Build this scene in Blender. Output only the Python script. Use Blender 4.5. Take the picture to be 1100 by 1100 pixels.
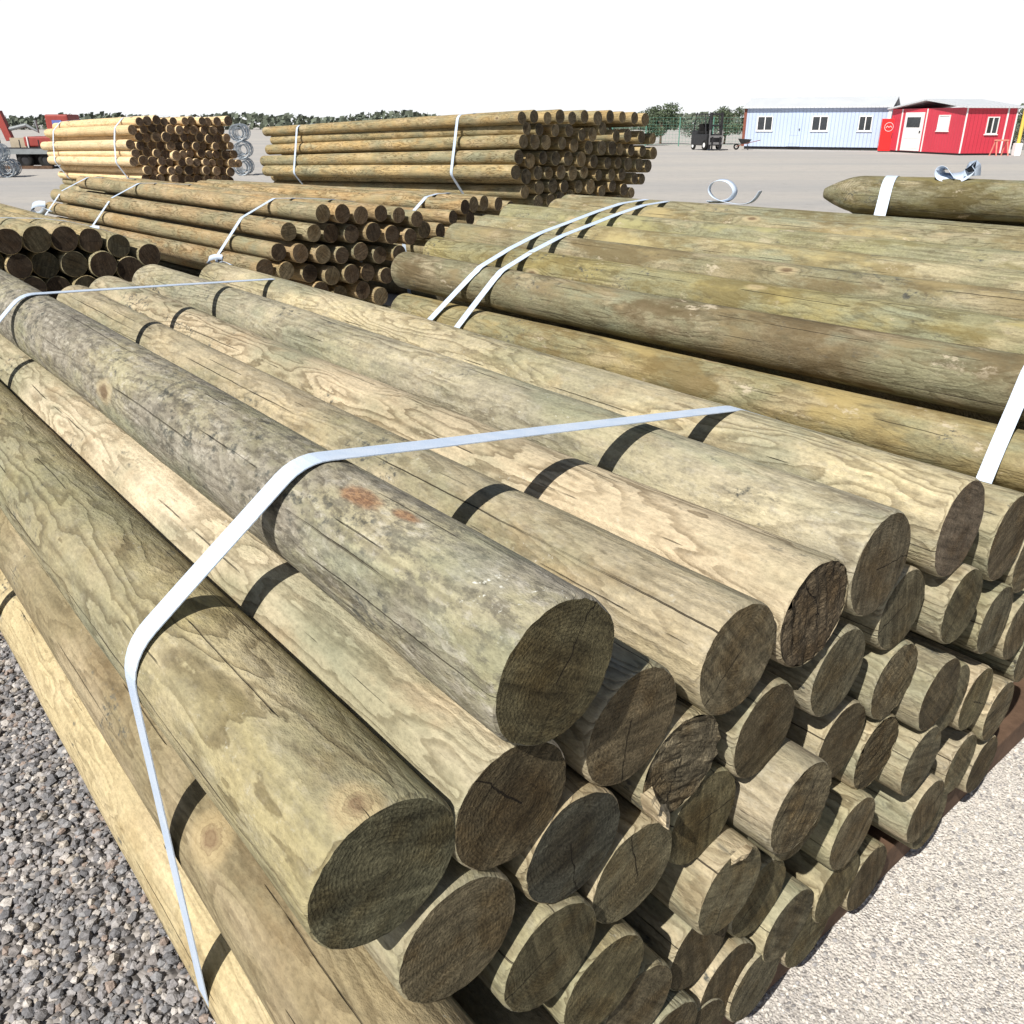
import bpy, bmesh, math, random
import numpy as np
from math import sin, cos, pi, radians, atan, atan2, hypot, sqrt
from mathutils import Vector, Matrix, noise, Quaternion
random.seed(11); np.random.seed(11)
for o in list(bpy.data.objects): bpy.data.objects.remove(o)
sc = bpy.context.scene; col = sc.collection

# ------------------------------------------------------------------ camera, sky, sun, exposure
cam = bpy.data.cameras.new('camera'); co = bpy.data.objects.new('camera', cam); col.objects.link(co)
cam.sensor_width = 36; cam.lens = 36*921/1100; cam.clip_start = .05; cam.clip_end = 3000
co.location = (0, 0, 1.6); co.rotation_euler = (pi/2-radians(24.41), 0, 0)
sc.camera = co
AZA = -39.71
def frame(az):
    a = radians(az); return Vector((sin(a), cos(a), 0)), Vector((cos(a), -sin(a), 0))
dA, uA = frame(AZA)
S = (-uA - .30*dA + Vector((0, 0, math.tan(radians(48))))).normalized(); SUN_EL = math.asin(S.z)
w = bpy.data.worlds.new('World'); sc.world = w; w.use_nodes = True
nt = w.node_tree; bg = nt.nodes['Background']
sky = nt.nodes.new('ShaderNodeTexSky'); sky.sky_type = 'NISHITA'; sky.sun_disc = False
sky.sun_elevation = SUN_EL; sky.sun_rotation = atan2(S.x, S.y)
sky.air_density = 1.0; sky.dust_density = 1.0; sky.ozone_density = 1.0
nt.links.new(sky.outputs[0], bg.inputs[0]); bg.inputs[1].default_value = .05
# bright hazy cloud low over the horizon, thinning out higher up
def W(t, **k):
    n = nt.nodes.new(t)
    for a, b in k.items(): setattr(n, a, b)
    return n
tc = W('ShaderNodeTexCoord'); sx = W('ShaderNodeSeparateXYZ'); nt.links.new(tc.outputs['Generated'], sx.inputs[0])
mp = W('ShaderNodeMapping'); mp.inputs['Scale'].default_value = (3, 3, 9); nt.links.new(tc.outputs['Generated'], mp.inputs[0])
cn = W('ShaderNodeTexNoise'); cn.inputs['Scale'].default_value = 1.6; cn.inputs['Detail'].default_value = 6; nt.links.new(mp.outputs[0], cn.inputs['Vector'])
ad = W('ShaderNodeMath', operation='MULTIPLY_ADD'); nt.links.new(cn.outputs['Fac'], ad.inputs[0]); ad.inputs[1].default_value = -.06; nt.links.new(sx.outputs[2], ad.inputs[2])
mr = W('ShaderNodeMapRange', interpolation_type='SMOOTHSTEP'); nt.links.new(ad.outputs[0], mr.inputs[0])
for i_, v_ in ((1, .108), (2, .175), (3, 1.), (4, 0.)): mr.inputs[i_].default_value = v_
b2 = W('ShaderNodeBackground'); b2.inputs[0].default_value = (.97, .985, 1, 1); b2.inputs[1].default_value = .85
mx = W('ShaderNodeMixShader'); nt.links.new(mr.outputs[0], mx.inputs[0]); nt.links.new(bg.outputs[0], mx.inputs[1]); nt.links.new(b2.outputs[0], mx.inputs[2])
nt.links.new(mx.outputs[0], nt.nodes['World Output'].inputs[0])
sl = bpy.data.lights.new('sun', 'SUN'); sl.energy = 5.0; sl.angle = radians(.5); sl.color = (1, .955, .875)
so = bpy.data.objects.new('sun', sl); col.objects.link(so); so.location = (-20, -20, 30)
so.rotation_euler = (-S).to_track_quat('-Z', 'Y').to_euler()
sc.view_settings.view_transform = 'Standard'; sc.view_settings.look = 'None'
sc.view_settings.exposure = .30; sc.view_settings.gamma = 1

# ------------------------------------------------------------------ node helpers
class NT:
    def __init__(s, name):
        s.m = bpy.data.materials.new(name); s.m.use_nodes = True; s.t = s.m.node_tree
        s.b = s.t.nodes['Principled BSDF']; s.co = s.t.nodes.new('ShaderNodeTexCoord').outputs['Object']
    def put(s, n, i, v):
        if v is None: return
        if hasattr(v, 'is_output'): s.t.links.new(v, n.inputs[i])
        else: n.inputs[i].default_value = v
    def math(s, op, a, b=None, c=None):
        n = s.t.nodes.new('ShaderNodeMath'); n.operation = op
        s.put(n, 0, a); s.put(n, 1, b); s.put(n, 2, c); return n.outputs[0]
    def vmath(s, op, a, b=None):
        n = s.t.nodes.new('ShaderNodeVectorMath'); n.operation = op; s.put(n, 0, a); s.put(n, 1, b)
        return n.outputs['Value' if op in ('LENGTH', 'DISTANCE', 'DOT_PRODUCT') else 'Vector']
    def noise(s, v, scale, detail=2, rough=.5, dist=0):
        n = s.t.nodes.new('ShaderNodeTexNoise'); s.put(n, 'Vector', v)
        n.inputs['Scale'].default_value = scale; n.inputs['Detail'].default_value = detail
        n.inputs['Roughness'].default_value = rough; n.inputs['Distortion'].default_value = dist
        return n.outputs['Fac']
    def vor(s, v, scale, out='Distance', feat='F1', rnd=1):
        n = s.t.nodes.new('ShaderNodeTexVoronoi'); n.feature = feat; s.put(n, 'Vector', v)
        n.inputs['Scale'].default_value = scale; n.inputs['Randomness'].default_value = rnd; return n.outputs[out]
    def ss(s, v, a, b, lo=0., hi=1., mode='SMOOTHSTEP'):
        n = s.t.nodes.new('ShaderNodeMapRange'); n.interpolation_type = mode
        s.put(n, 0, v); s.put(n, 1, a); s.put(n, 2, b); s.put(n, 3, lo); s.put(n, 4, hi); return n.outputs[0]
    def mix(s, f, a, b, mode='MIX'):
        n = s.t.nodes.new('ShaderNodeMix'); n.data_type = 'RGBA'; n.blend_type = mode
        s.put(n, 0, f); s.put(n, 6, a); s.put(n, 7, b); return n.outputs[2]
    def xyz(s, v):
        n = s.t.nodes.new('ShaderNodeSeparateXYZ'); s.put(n, 0, v); return n.outputs
    def comb(s, x, y, z):
        n = s.t.nodes.new('ShaderNodeCombineXYZ'); s.put(n, 0, x); s.put(n, 1, y); s.put(n, 2, z); return n.outputs[0]
    def info(s):
        n = s.t.nodes.new('ShaderNodeObjectInfo'); return n.outputs['Random'], n.outputs['Color'], n.outputs['Alpha']
    def bump(s, hgt, dist, strength=1.):
        n = s.t.nodes.new('ShaderNodeBump'); n.inputs['Distance'].default_value = dist
        n.inputs['Strength'].default_value = strength; s.put(n, 'Height', hgt)
        s.t.links.new(n.outputs[0], s.b.inputs['Normal'])
    def out(s, c, rough=.85, spec=.25, metal=0):
        s.put(s.b, 'Base Color', c); s.put(s.b, 'Roughness', rough)
        s.put(s.b, 'Specular IOR Level', spec); s.put(s.b, 'Metallic', metal); return s.m
def rgb(r, g, b): return (r, g, b, 1)
def V3(x, y, z): return (x, y, z)

def wood_material(name, stains=(), green=1., lines=1., knots=(), patch=0.):
    t = NT(name); rnd, oc, grey = t.info()
    off = t.vmath('MULTIPLY', t.comb(rnd, rnd, rnd), V3(37, 53.3, 71.7))
    q = lambda x, y, z: t.vmath('ADD', t.vmath('MULTIPLY', t.co, V3(x, y, z)), off)
    X = t.xyz(t.co)
    pl = q(1, 1, .17); pm = q(1, 1, .4)
    n1 = t.noise(pl, 8, 4, .46, .3)
    dk = t.vor(q(1, 1, .5), 4.2)
    kb = t.ss(dk, 0., .30, 1., 0.)
    rad = t.vmath('LENGTH', t.vmath('MULTIPLY', t.co, V3(1, 1, 0)))
    f = t.math('ADD', rad, t.math('MULTIPLY', n1, .075))
    f = t.math('ADD', f, t.math('MULTIPLY', kb, .015))
    f = t.math('ADD', f, t.math('MULTIPLY', t.noise(q(1, 1, .45), 34, 4, .6), .0055))
    fr = t.math('FRACT', t.math('DIVIDE', f, .0052))
    line = t.math('MULTIPLY', t.ss(fr, .35, .9), t.ss(fr, .9, 1., 1., 0.))
    lmask = t.math('MULTIPLY', t.ss(t.noise(pm, 6, 3), .32, .50), t.ss(t.math('FRACT', t.math('MULTIPLY', rnd, 7.13)), 0, 1, .6, 1.))
    line = t.math('MULTIPLY', t.math('MULTIPLY', line, lmask), t.ss(grey, 0., 1., lines, lines*.5, 'LINEAR'))
    fib = t.noise(q(75, 75, 2.6), 1, 3, .6)
    fine = t.noise(q(1, 1, .5), 170, 3, .7)
    # blotches
    c = t.mix(t.ss(t.noise(pm, 4.5, 4, .6), .35, .65, 0., green), oc, t.mix(.75, oc, rgb(.24, .235, .145)))
    c = t.mix(t.ss(t.noise(q(1, 1, .6), 9, 4, .65), .52, .70, 0, .55), c, t.mix(1, oc, rgb(.62, .55, .46), 'MULTIPLY'))
    c = t.mix(t.ss(t.noise(q(1, 1.1, .5), 6.5, 3, .6), .50, .68, 0, .5), c, t.mix(.6, oc, rgb(.60, .50, .34)))
    gm = t.math('MULTIPLY', t.ss(t.noise(q(1, 1, .45), 7, 6, .68), .36, .60), grey)
    c = t.mix(gm, c, rgb(.275, .25, .205))
    sp = t.math('MULTIPLY', t.ss(t.noise(q(1, 1, .5), 48, 5, .75), .47, .60), t.math('MULTIPLY', grey, .75))
    c = t.mix(sp, c, rgb(.11, .10, .08))
    sq = t.math('MULTIPLY', t.ss(t.noise(q(1.1, 1, .45), 52, 5, .75), .52, .64), t.math('MULTIPLY', grey, .6))
    c = t.mix(sq, c, rgb(.47, .44, .37))
    gg = t.ss(t.noise(q(.9, 1, .3), 5.3, 4, .6), .54, .68, 0, .5*green)
    c = t.mix(gg, c, rgb(.25, .265, .185))
    c = t.mix(t.math('MULTIPLY', t.ss(t.noise(q(1, 1, .5), 5.1, 5, .7), .56, .64), t.ss(t.noise(q(1, 1, .7), 60, 3, .7), .50, .66)), c, rgb(.10, .10, .085))
    c = t.mix(t.math('MULTIPLY', line, .76), c, t.mix(1, c, rgb(.30, .26, .21), 'MULTIPLY'))
    c = t.mix(1, c, t.comb(*[t.ss(fib, .2, .8, .74, 1.22, 'LINEAR')]*3), 'MULTIPLY')
    c = t.mix(1, c, t.comb(*[t.ss(fine, .25, .75, .74, 1.22, 'LINEAR')]*3), 'MULTIPLY')
    fl = t.math('MULTIPLY', t.ss(t.noise(q(1, 1, .8), 95, 3, .7), .62, .72), t.ss(t.noise(q(1, 1, .6), 8, 3), .52, .68))
    c = t.mix(t.math('MULTIPLY', fl, t.ss(grey, 0, 1, .3, 1.)), c, rgb(.62, .62, .56))
    if patch:   # torn pale flecks, brown weather stains, yellow sap patches of the treated posts
        c = t.mix(t.ss(t.noise(q(1, 1, .45), 6.2, 5, .65), .50, .62, 0., .75), c, t.mix(1, oc, rgb(.60, .55, .48), 'MULTIPLY'))
        c = t.mix(t.ss(t.noise(q(1, 1.1, .4), 5.2, 5, .65), .52, .66, 0., .7), c, t.mix(1, oc, rgb(1.28, 1.25, 1.15), 'MULTIPLY'))
        pf = t.math('MULTIPLY', t.ss(t.noise(q(1.2, 1, .5), 17, 5, .75), .58, .68), t.ss(t.noise(q(1, 1, .9), 3.4, 3), .45, .6))
        c = t.mix(t.math('MULTIPLY', pf, .75), c, rgb(.50, .43, .32))
        c = t.mix(t.ss(t.noise(q(1, 1, .35), 13, 5, .7), .57, .70, 0., .6), c, rgb(.10, .085, .05))
    # knots
    dkn = t.math('ADD', dk, t.math('MULTIPLY', t.math('SUBTRACT', t.noise(q(1, 1, 1), 40, 2), .5), .05))
    c = t.mix(t.ss(dkn, .07, .13, .55, 0.), c, rgb(.47, .38, .23))
    c = t.mix(t.ss(dkn, .035, .075, .85, 0.), c, rgb(.13, .085, .05))
    # long checks
    th = t.math('DIVIDE', t.math('ARCTAN2', X[1], X[0]), 2*pi)
    z = X[2]
    wob = t.math('MULTIPLY', t.math('SUBTRACT', t.noise(t.comb(t.math('MULTIPLY', rnd, 91.), 0., z), 2.6, 5, .65), .5), .075)
    tt = t.math('FRACT', t.math('ADD', t.math('ADD', t.math('MULTIPLY', th, 3.), wob), t.math('MULTIPLY', rnd, 17.3)))
    dd_ = t.math('ABSOLUTE', t.math('SUBTRACT', tt, .5))
    cm = t.ss(t.noise(t.comb(t.math('MULTIPLY', th, 2.), t.math('MULTIPLY', rnd, 55.), z), 2.1, 2), .48, .60)
    cr = t.math('MULTIPLY', t.ss(dd_, .003, .0085, 1., 0.), cm)
    tt2 = t.math('FRACT', t.math('ADD', t.math('ADD', t.math('MULTIPLY', th, 8.), t.math('MULTIPLY', wob, 2.5)), t.math('MULTIPLY', rnd, 47.3)))
    cr2 = t.math('MULTIPLY', t.ss(t.math('ABSOLUTE', t.math('SUBTRACT', tt2, .5)), .006, .018, 1., 0.),
                 t.ss(t.noise(t.comb(t.math('MULTIPLY', th, 8.), t.math('MULTIPLY', rnd, 35.), z), 3.6, 3), .56, .62))
    cr = t.math('MAXIMUM', cr, t.math('MULTIPLY', cr2, .75))
    c = t.mix(t.math('MULTIPLY', cr, .88), c, rgb(.05, .038, .025))
    for (px, py, pz, a) in knots:
        v = t.vmath('MULTIPLY', t.vmath('SUBTRACT', t.co, V3(px, py, pz)), V3(1/a, 1/a, .8/a))
        d = t.math('ADD', t.vmath('LENGTH', v), t.math('MULTIPLY', t.math('SUBTRACT', t.noise(q(1, 1, 1), 70, 4, .65), .5), 1.1))
        c = t.mix(t.ss(d, 1.2, 2.2, .55, 0.), c, rgb(.46, .36, .20))
        c = t.mix(t.ss(t.math('FRACT', t.math('MULTIPLY', d, 2.2)), .5, .9, 0., t.ss(d, .5, 2., .5, 0.)), c, rgb(.16, .11, .06))
        c = t.mix(t.ss(d, .35, 1.0, .7, 0.), c, rgb(.17, .11, .065))
    if stains:   # orange rust coloured scars of the top post
        for (px, py, pz, a, b) in stains:
            v = t.vmath('MULTIPLY', t.vmath('SUBTRACT', t.co, V3(px, py, pz)), V3(1/a, 1/a, 1/b))
            d = t.math('ADD', t.vmath('LENGTH', v), t.math('MULTIPLY', t.math('SUBTRACT', t.noise(q(1, 1, .4), 50, 3), .5), 1.3))
            c = t.mix(t.ss(d, .5, 1.15, .8, 0.), c, t.mix(t.ss(fine, .4, .6), rgb(.16, .08, .045), rgb(.31, .17, .085)))
    hgt = t.math('ADD', t.math('MULTIPLY', fib, .5), t.math('MULTIPLY', fine, .75))
    hgt = t.math('ADD', hgt, t.math('MULTIPLY', t.noise(pm, 28, 4, .6), .8))
    hgt = t.math('SUBTRACT', hgt, t.math('MULTIPLY', line, .25))
    hgt = t.math('SUBTRACT', hgt, t.math('MULTIPLY', cr, 2.2))
    t.bump(hgt, .0036)
    return t.out(c, .88, .22)

def end_material(name):
    t = NT(name); rnd, oc, rough = t.info()
    off = t.vmath('MULTIPLY', t.comb(rnd, rnd, rnd), V3(31, 47.3, 61.7))
    rot = t.t.nodes.new('ShaderNodeVectorRotate'); rot.rotation_type = 'Z_AXIS'
    t.put(rot, 'Vector', t.co); t.put(rot, 'Angle', t.math('MULTIPLY', rnd, 6.28*5)); p = rot.outputs[0]
    po = t.vmath('ADD', p, off)
    saw = t.noise(t.vmath('MULTIPLY', po, V3(95, 9, 1)), 1, 4, .6)
    fuzz = t.noise(po, 230, 3, .7); big = t.noise(po, 16, 3, .55)
    ctr = t.vmath('ADD', p, V3(.012, -.006, 0))
    r = t.vmath('LENGTH', t.vmath('MULTIPLY', ctr, V3(1, 1, 0)))
    f = t.math('ADD', r, t.math('MULTIPLY', big, .012))
    fr = t.math('FRACT', t.math('DIVIDE', f, .0044))
    ring = t.math('MULTIPLY', t.ss(fr, .2, .85), t.ss(fr, .88, 1., 1., 0.))
    heart = t.ss(t.math('ADD', r, t.math('MULTIPLY', t.math('SUBTRACT', big, .5), .03)), .03, .055, 1., 0.)
    hs = t.ss(t.math('FRACT', t.math('MULTIPLY', rnd, 13.7)), .3, .9, 0., .6)
    c = t.mix(t.math('MULTIPLY', heart, hs), oc, t.mix(1, oc, rgb(.66, .56, .46), 'MULTIPLY'))
    c = t.mix(t.ss(big, .45, .68, 0., .6), c, t.mix(1, oc, rgb(.8, .66, .48), 'MULTIPLY'))
    c = t.mix(t.math('MULTIPLY', ring, t.ss(big, .35, .65, .08, .38)), c, t.mix(1, c, rgb(.5, .45, .4), 'MULTIPLY'))
    c = t.mix(1, c, t.comb(*[t.ss(saw, .25, .75, .42, 1.55, 'LINEAR')]*3), 'MULTIPLY')
    c = t.mix(1, c, t.comb(*[t.ss(fuzz, .25, .75, .42, 1.55, 'LINEAR')]*3), 'MULTIPLY')
    X = t.xyz(ctr)
    th = t.math('DIVIDE', t.math('ARCTAN2', X[1], X[0]), 2*pi)
    wob = t.math('MULTIPLY', t.math('SUBTRACT', t.noise(po, 45, 4), .5), .05)
    tt = t.math('ABSOLUTE', t.math('ADD', th, wob))
    ck = t.math('MULTIPLY', t.ss(t.math('MULTIPLY', tt, r), .00004, .00020, 1., 0.), t.ss(t.math('FRACT', t.math('MULTIPLY', rnd, 5.3)), .5, .55))
    mot = t.noise(po, 38, 5, .7)
    c = t.mix(1, c, t.comb(*[t.ss(mot, .3, .7, .6, 1.35, 'LINEAR')]*3), 'MULTIPLY')
    c = t.mix(t.math('MULTIPLY', ck, .9), c, rgb(.02, .015, .01))
    hgt = t.math('ADD', t.math('MULTIPLY', saw, t.ss(rough, 0., 1., .9, 2.8)), t.math('ADD', t.math('MULTIPLY', fuzz, 1.3), mot))
    hgt = t.math('SUBTRACT', hgt, t.math('MULTIPLY', ring, .15)); hgt = t.math('SUBTRACT', hgt, t.math('MULTIPLY', ck, 2.))
    t.bump(hgt, .0055)
    return t.out(c, .92, .15)

K_A1 = (0.015, 0.086, 0.019, .016); K_L3 = (0.051, 0.064, 0.434, .021)
M_WOOD = wood_material('weathered_pine'); M_OLIVE = wood_material('olive_treated_pine', green=1.3, lines=.75, patch=1.); M_EDGE = wood_material('weathered_pine_knotty', knots=[K_A1]); M_FLANK = wood_material('brown_pine_knotty', green=.4, lines=.8, knots=[K_L3]); M_FRESH = wood_material('fresh_pine', green=.15, lines=.5); M_END = end_material('sawn_end_grain')
M_TOP = wood_material('weathered_pine_scarred', [(0.014, 0.082, 0.352, .016, .05), (0.005, 0.083, 0.261, .010, .030)])
def plain(name, c, rough=.6, spec=.4, metal=0, var=.10, scale=6, bump=0):
    t = NT(name)
    n = t.noise(t.co, scale, 4, .6)
    cc = t.mix(t.ss(n, .3, .7), rgb(*[x*(1-var) for x in c]), rgb(*[min(1, x*(1+var)) for x in c]))
    if bump: t.bump(t.noise(t.co, 40, 4, .6), bump)
    return t.out(cc, rough, spec, metal)
def m_strap():
    t = NT('woven_strap'); n = t.noise(t.co, 30, 3)
    X = t.noise(t.vmath('MULTIPLY', t.co, V3(400, 400, 400)), 1, 2)
    c = t.mix(t.ss(n, .3, .7), rgb(.50, .60, .75), rgb(.58, .66, .78)); t.bump(X, .0006)
    return t.out(c, .42, .5)
M_STRAP = m_strap()

# ------------------------------------------------------------------ object helpers
def tag(o, label=None, cat=None, group=None, kind=None):
    if label: o['label'] = label
    if cat: o['category'] = cat
    if group: o['group'] = group
    if kind: o['kind'] = kind
    return o
def link(name, me, mat, parent=None):
    o = bpy.data.objects.new(name, me); col.objects.link(o)
    if mat is not None and not me.materials: me.materials.append(mat)
    if parent is not None: o.parent = parent
    return o
def empty(name, loc, rz=0, **k):
    o = bpy.data.objects.new(name, None); col.objects.link(o); o.location = loc; o.rotation_euler = (0, 0, rz)
    o.empty_display_size = .2; return tag(o, **k)
class MB:
    def __init__(s): s.bm = bmesh.new()
    def box(s, x0, x1, y0, y1, z0, z1, bev=0, M=None):
        r = bmesh.ops.create_cube(s.bm, size=1)
        vs = r['verts']
        for v in vs: v.co = Vector((x0+(v.co.x+.5)*(x1-x0), y0+(v.co.y+.5)*(y1-y0), z0+(v.co.z+.5)*(z1-z0)))
        if bev:
            es = list({e for v in vs for e in v.link_edges})
            rr = bmesh.ops.bevel(s.bm, geom=es, offset=bev, segments=2, affect='EDGES', profile=.6)
            vs = list({v for f in rr['faces'] for v in f.verts} | {v for v in vs if v.is_valid})
        if M is not None:
            for v in vs: v.co = M @ v.co
        return s
    def tube(s, pts, r, n=10, cap=True, r1=None):
        pts = [Vector(p) for p in pts]; rings = []
        for i, p in enumerate(pts):
            d = (pts[min(i+1, len(pts)-1)]-pts[max(i-1, 0)]).normalized()
            a = d.orthogonal().normalized() if i == 0 else (a - d*a.dot(d)).normalized()
            b = d.cross(a); k = i/(len(pts)-1); rr = r if r1 is None else r+(r1-r)*k
            rings.append([s.bm.verts.new(p+(a*cos(2*pi*j/n)+b*sin(2*pi*j/n))*rr) for j in range(n)])
        for A, B in zip(rings, rings[1:]):
            for j in range(n): s.bm.faces.new((A[j], A[(j+1) % n], B[(j+1) % n], B[j]))
        if cap: s.bm.faces.new(rings[0][::-1]); s.bm.faces.new(rings[-1])
        return s
    def prism(s, prof, x0, x1):   # profile of (y,z) extruded along x
        a = [s.bm.verts.new((x0, y, z)) for y, z in prof]; b = [s.bm.verts.new((x1, y, z)) for y, z in prof]; n = len(prof)
        for i in range(n): s.bm.faces.new((a[i], a[(i+1) % n], b[(i+1) % n], b[i]))
        s.bm.faces.new(a[::-1]); s.bm.faces.new(b); return s
    def torus(s, c, axis, R, r, n=28, m=8):
        a = Vector(axis).normalized(); e = a.orthogonal().normalized(); g = a.cross(e); c = Vector(c); rings = []
        for i in range(n):
            d = e*cos(2*pi*i/n)+g*sin(2*pi*i/n)
            rings.append([s.bm.verts.new(c+d*(R+r*cos(2*pi*j/m))+a*r*sin(2*pi*j/m)) for j in range(m)])
        for i in range(n):
            for j in range(m): s.bm.faces.new((rings[i][j], rings[(i+1) % n][j], rings[(i+1) % n][(j+1) % m], rings[i][(j+1) % m]))
        return s
    def build(s, name, mat, parent=None, smooth=False):
        bmesh.ops.recalc_face_normals(s.bm, faces=s.bm.faces)
        me = bpy.data.meshes.new(name); s.bm.to_mesh(me); s.bm.free()
        for p in me.polygons: p.use_smooth = smooth
        return link(name, me, mat, parent)

# ------------------------------------------------------------------ ground
def ground_mat():
    t = NT('gravel_yard'); p = t.co; X = t.xyz(p)
    # dark gravel left of the front bundle, paler trodden yard elsewhere
    u = t.vmath('DOT_PRODUCT', p, V3(uA.x, uA.y, 0)); wv = t.vmath('DOT_PRODUCT', p, V3(dA.x, dA.y, 0))
    edge = t.math('ADD', u, t.math('MULTIPLY', t.math('SUBTRACT', t.noise(p, 1.2, 3), .5), 1.2))
    pale = t.ss(edge, .7, 1.3)
    far = t.ss(X[1], 5., 22., 0, 1)
    pale = t.math('MAXIMUM', pale, far)
    cell = t.vor(p, 62, 'Color'); cx = t.xyz(cell)[0]
    g1 = t.mix(cx, rgb(.12, .112, .108), rgb(.36, .335, .32))
    cell2 = t.vor(p, 150, 'Color'); cy = t.xyz(cell2)[1]
    base = t.mix(t.ss(t.noise(p, .35, 5, .6), .3, .7), rgb(.60, .56, .52), rgb(.68, .64, .59))
    g2 = t.mix(t.ss(cy, .80, .95, 0, .6), base, rgb(.26, .245, .24))
    cell3 = t.xyz(t.vor(p, 230, 'Color'))
    g2 = t.mix(1, g2, t.comb(*[t.ss(cell3[0], 0, 1, .72, 1.12, 'LINEAR')]*3), 'MULTIPLY')
    g2 = t.mix(t.ss(t.noise(p, 34, 5, .7), .56, .72, 0, .55), g2, rgb(.22, .21, .205))
    band = t.noise(t.vmath('MULTIPLY', p, V3(.03, .22, 1)), 1, 4, .55)
    g3 = t.mix(t.ss(band, .35, .65), rgb(.40, .388, .377), rgb(.475, .447, .41))
    g3 = t.mix(t.ss(t.noise(p, 1.5, 6, .7), .4, .7, 0, .35), g3, rgb(.345, .337, .33))
    tr = t.noise(t.vmath('MULTIPLY', p, V3(.12, 1.3, 1)), 1, 5, .6, 1.2)
    g3 = t.mix(t.ss(tr, .52, .62, 0., .4), g3, rgb(.47, .44, .40))
    g3 = t.mix(t.ss(t.noise(p, 3.5, 6, .75), .55, .68, 0, .45), g3, rgb(.24, .235, .23))
    g2 = t.mix(t.ss(X[1], 3.5, 12.), g2, g3)
    c = t.mix(pale, g1, g2)
    e = t.vor(p, 62, 'Distance'); e2 = t.noise(p, 45, 5, .7)
    hg = t.mix(pale, t.math('MULTIPLY', e, -1.), t.math('MULTIPLY', t.vor(p, 170, 'Distance'), -.35))
    t.bump(t.xyz(hg)[0], .012)
    return t.out(c, .92, .2)
bm = bmesh.new()
vs = [bm.verts.new(v) for v in ((-900, -60, 0), (900, -60, 0), (900, 1500, 0), (-900, 1500, 0))]; bm.faces.new(vs)
me = bpy.data.meshes.new('ground'); bm.to_mesh(me); bm.free()
tag(link('ground', me, ground_mat()), kind='structure')

def stones(name, n, u0, u1, w0, w1, smin, smax, cols, keep, label):
    b = bmesh.new(); bmesh.ops.create_icosphere(b, subdivisions=1, radius=1)
    bv = np.array([v.co[:] for v in b.verts]); bf = np.array([[v.index for v in f.verts] for f in b.faces]); b.free()
    rs = np.random.RandomState(5)
    U = rs.uniform(u0, u1, n); W = rs.uniform(w0, w1, n); k = keep(U, W); U = U[k]; W = W[k]; n = len(U)
    sz = smin+(smax-smin)*rs.rand(n)**2.2
    sc_ = sz[:, None]*rs.uniform(.65, 1.25, (n, 3)); sc_[:, 2] *= .72
    a = rs.rand(n)*2*pi; ca, sa = np.cos(a), np.sin(a)
    v = bv[None]*(1+rs.uniform(-.22, .22, (n, len(bv), 1)))*sc_[:, None, :]
    tl = rs.uniform(-.5, .5, n); ct, st = np.cos(tl)[:, None], np.sin(tl)[:, None]
    y, z = v[:, :, 1]*ct-v[:, :, 2]*st, v[:, :, 1]*st+v[:, :, 2]*ct
    x, y = v[:, :, 0]*ca[:, None]-y*sa[:, None], v[:, :, 0]*sa[:, None]+y*ca[:, None]
    v = np.stack([x+(U*uA.x+W*dA.x)[:, None], y+(U*uA.y+W*dA.y)[:, None], z+(sz*rs.uniform(.0, .7, n))[:, None]], -1).reshape(-1, 3)
    f = (bf[None]+(np.arange(n)*len(bv))[:, None, None]).reshape(-1, 3)
    me = bpy.data.meshes.new(name); me.from_pydata(v.tolist(), [], f.tolist()); me.update()
    t = NT(name+'_stone'); g = t.t.nodes.new('ShaderNodeNewGeometry').outputs['Random Per Island']
    r = t.t.nodes.new('ShaderNodeValToRGB'); t.put(r, 0, g); r.color_ramp.interpolation = 'CONSTANT'
    el = r.color_ramp.elements
    while len(el) < len(cols): el.new(.5)
    for i, c in enumerate(cols): el[i].position = i/len(cols); el[i].color = rgb(*c)
    c = t.mix(1, r.outputs[0], t.comb(*[t.ss(t.noise(t.co, 150, 3), .3, .7, .8, 1.15)]*3), 'MULTIPLY'); t.bump(t.noise(t.co, 260, 3), .002)
    o = link(name, me, t.out(c, .85, .3)); return tag(o, label, 'gravel', kind='stuff')
GC = [(0.188, 0.182, 0.186), (0.267, 0.255, 0.26), (0.149, 0.148, 0.157), (0.327, 0.314, 0.314), (0.238, 0.221, 0.216), (0.366, 0.349, 0.342), (0.208, 0.207, 0.216), (0.446, 0.403, 0.353), (0.307, 0.245, 0.21), (0.168, 0.167, 0.176), (0.277, 0.276, 0.284), (0.515, 0.481, 0.451)]
stones('gravel', 42000, -.75, .55, .55, 4.4, .0045, .0145, GC, lambda U, W: U < .42+.05*np.sin(W*5), 'loose grey gravel beside the front bundle of posts')
stones('grit', 42000, 1.0, 3.2, -.7, .95, .0016, .0062, [(.58, .55, .51), (.50, .475, .44), (.64, .61, .57), (.36, .35, .35), (.66, .62, .57), (.50, .485, .47), (.24, .23, .23), (.68, .65, .60), (.56, .52, .47), (.66, .63, .58), (.60, .57, .52)], lambda U, W: (U > 1.2+.25*np.sin(W*9)), 'pale gritty stones scattered on the yard beyond the post ends')

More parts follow.
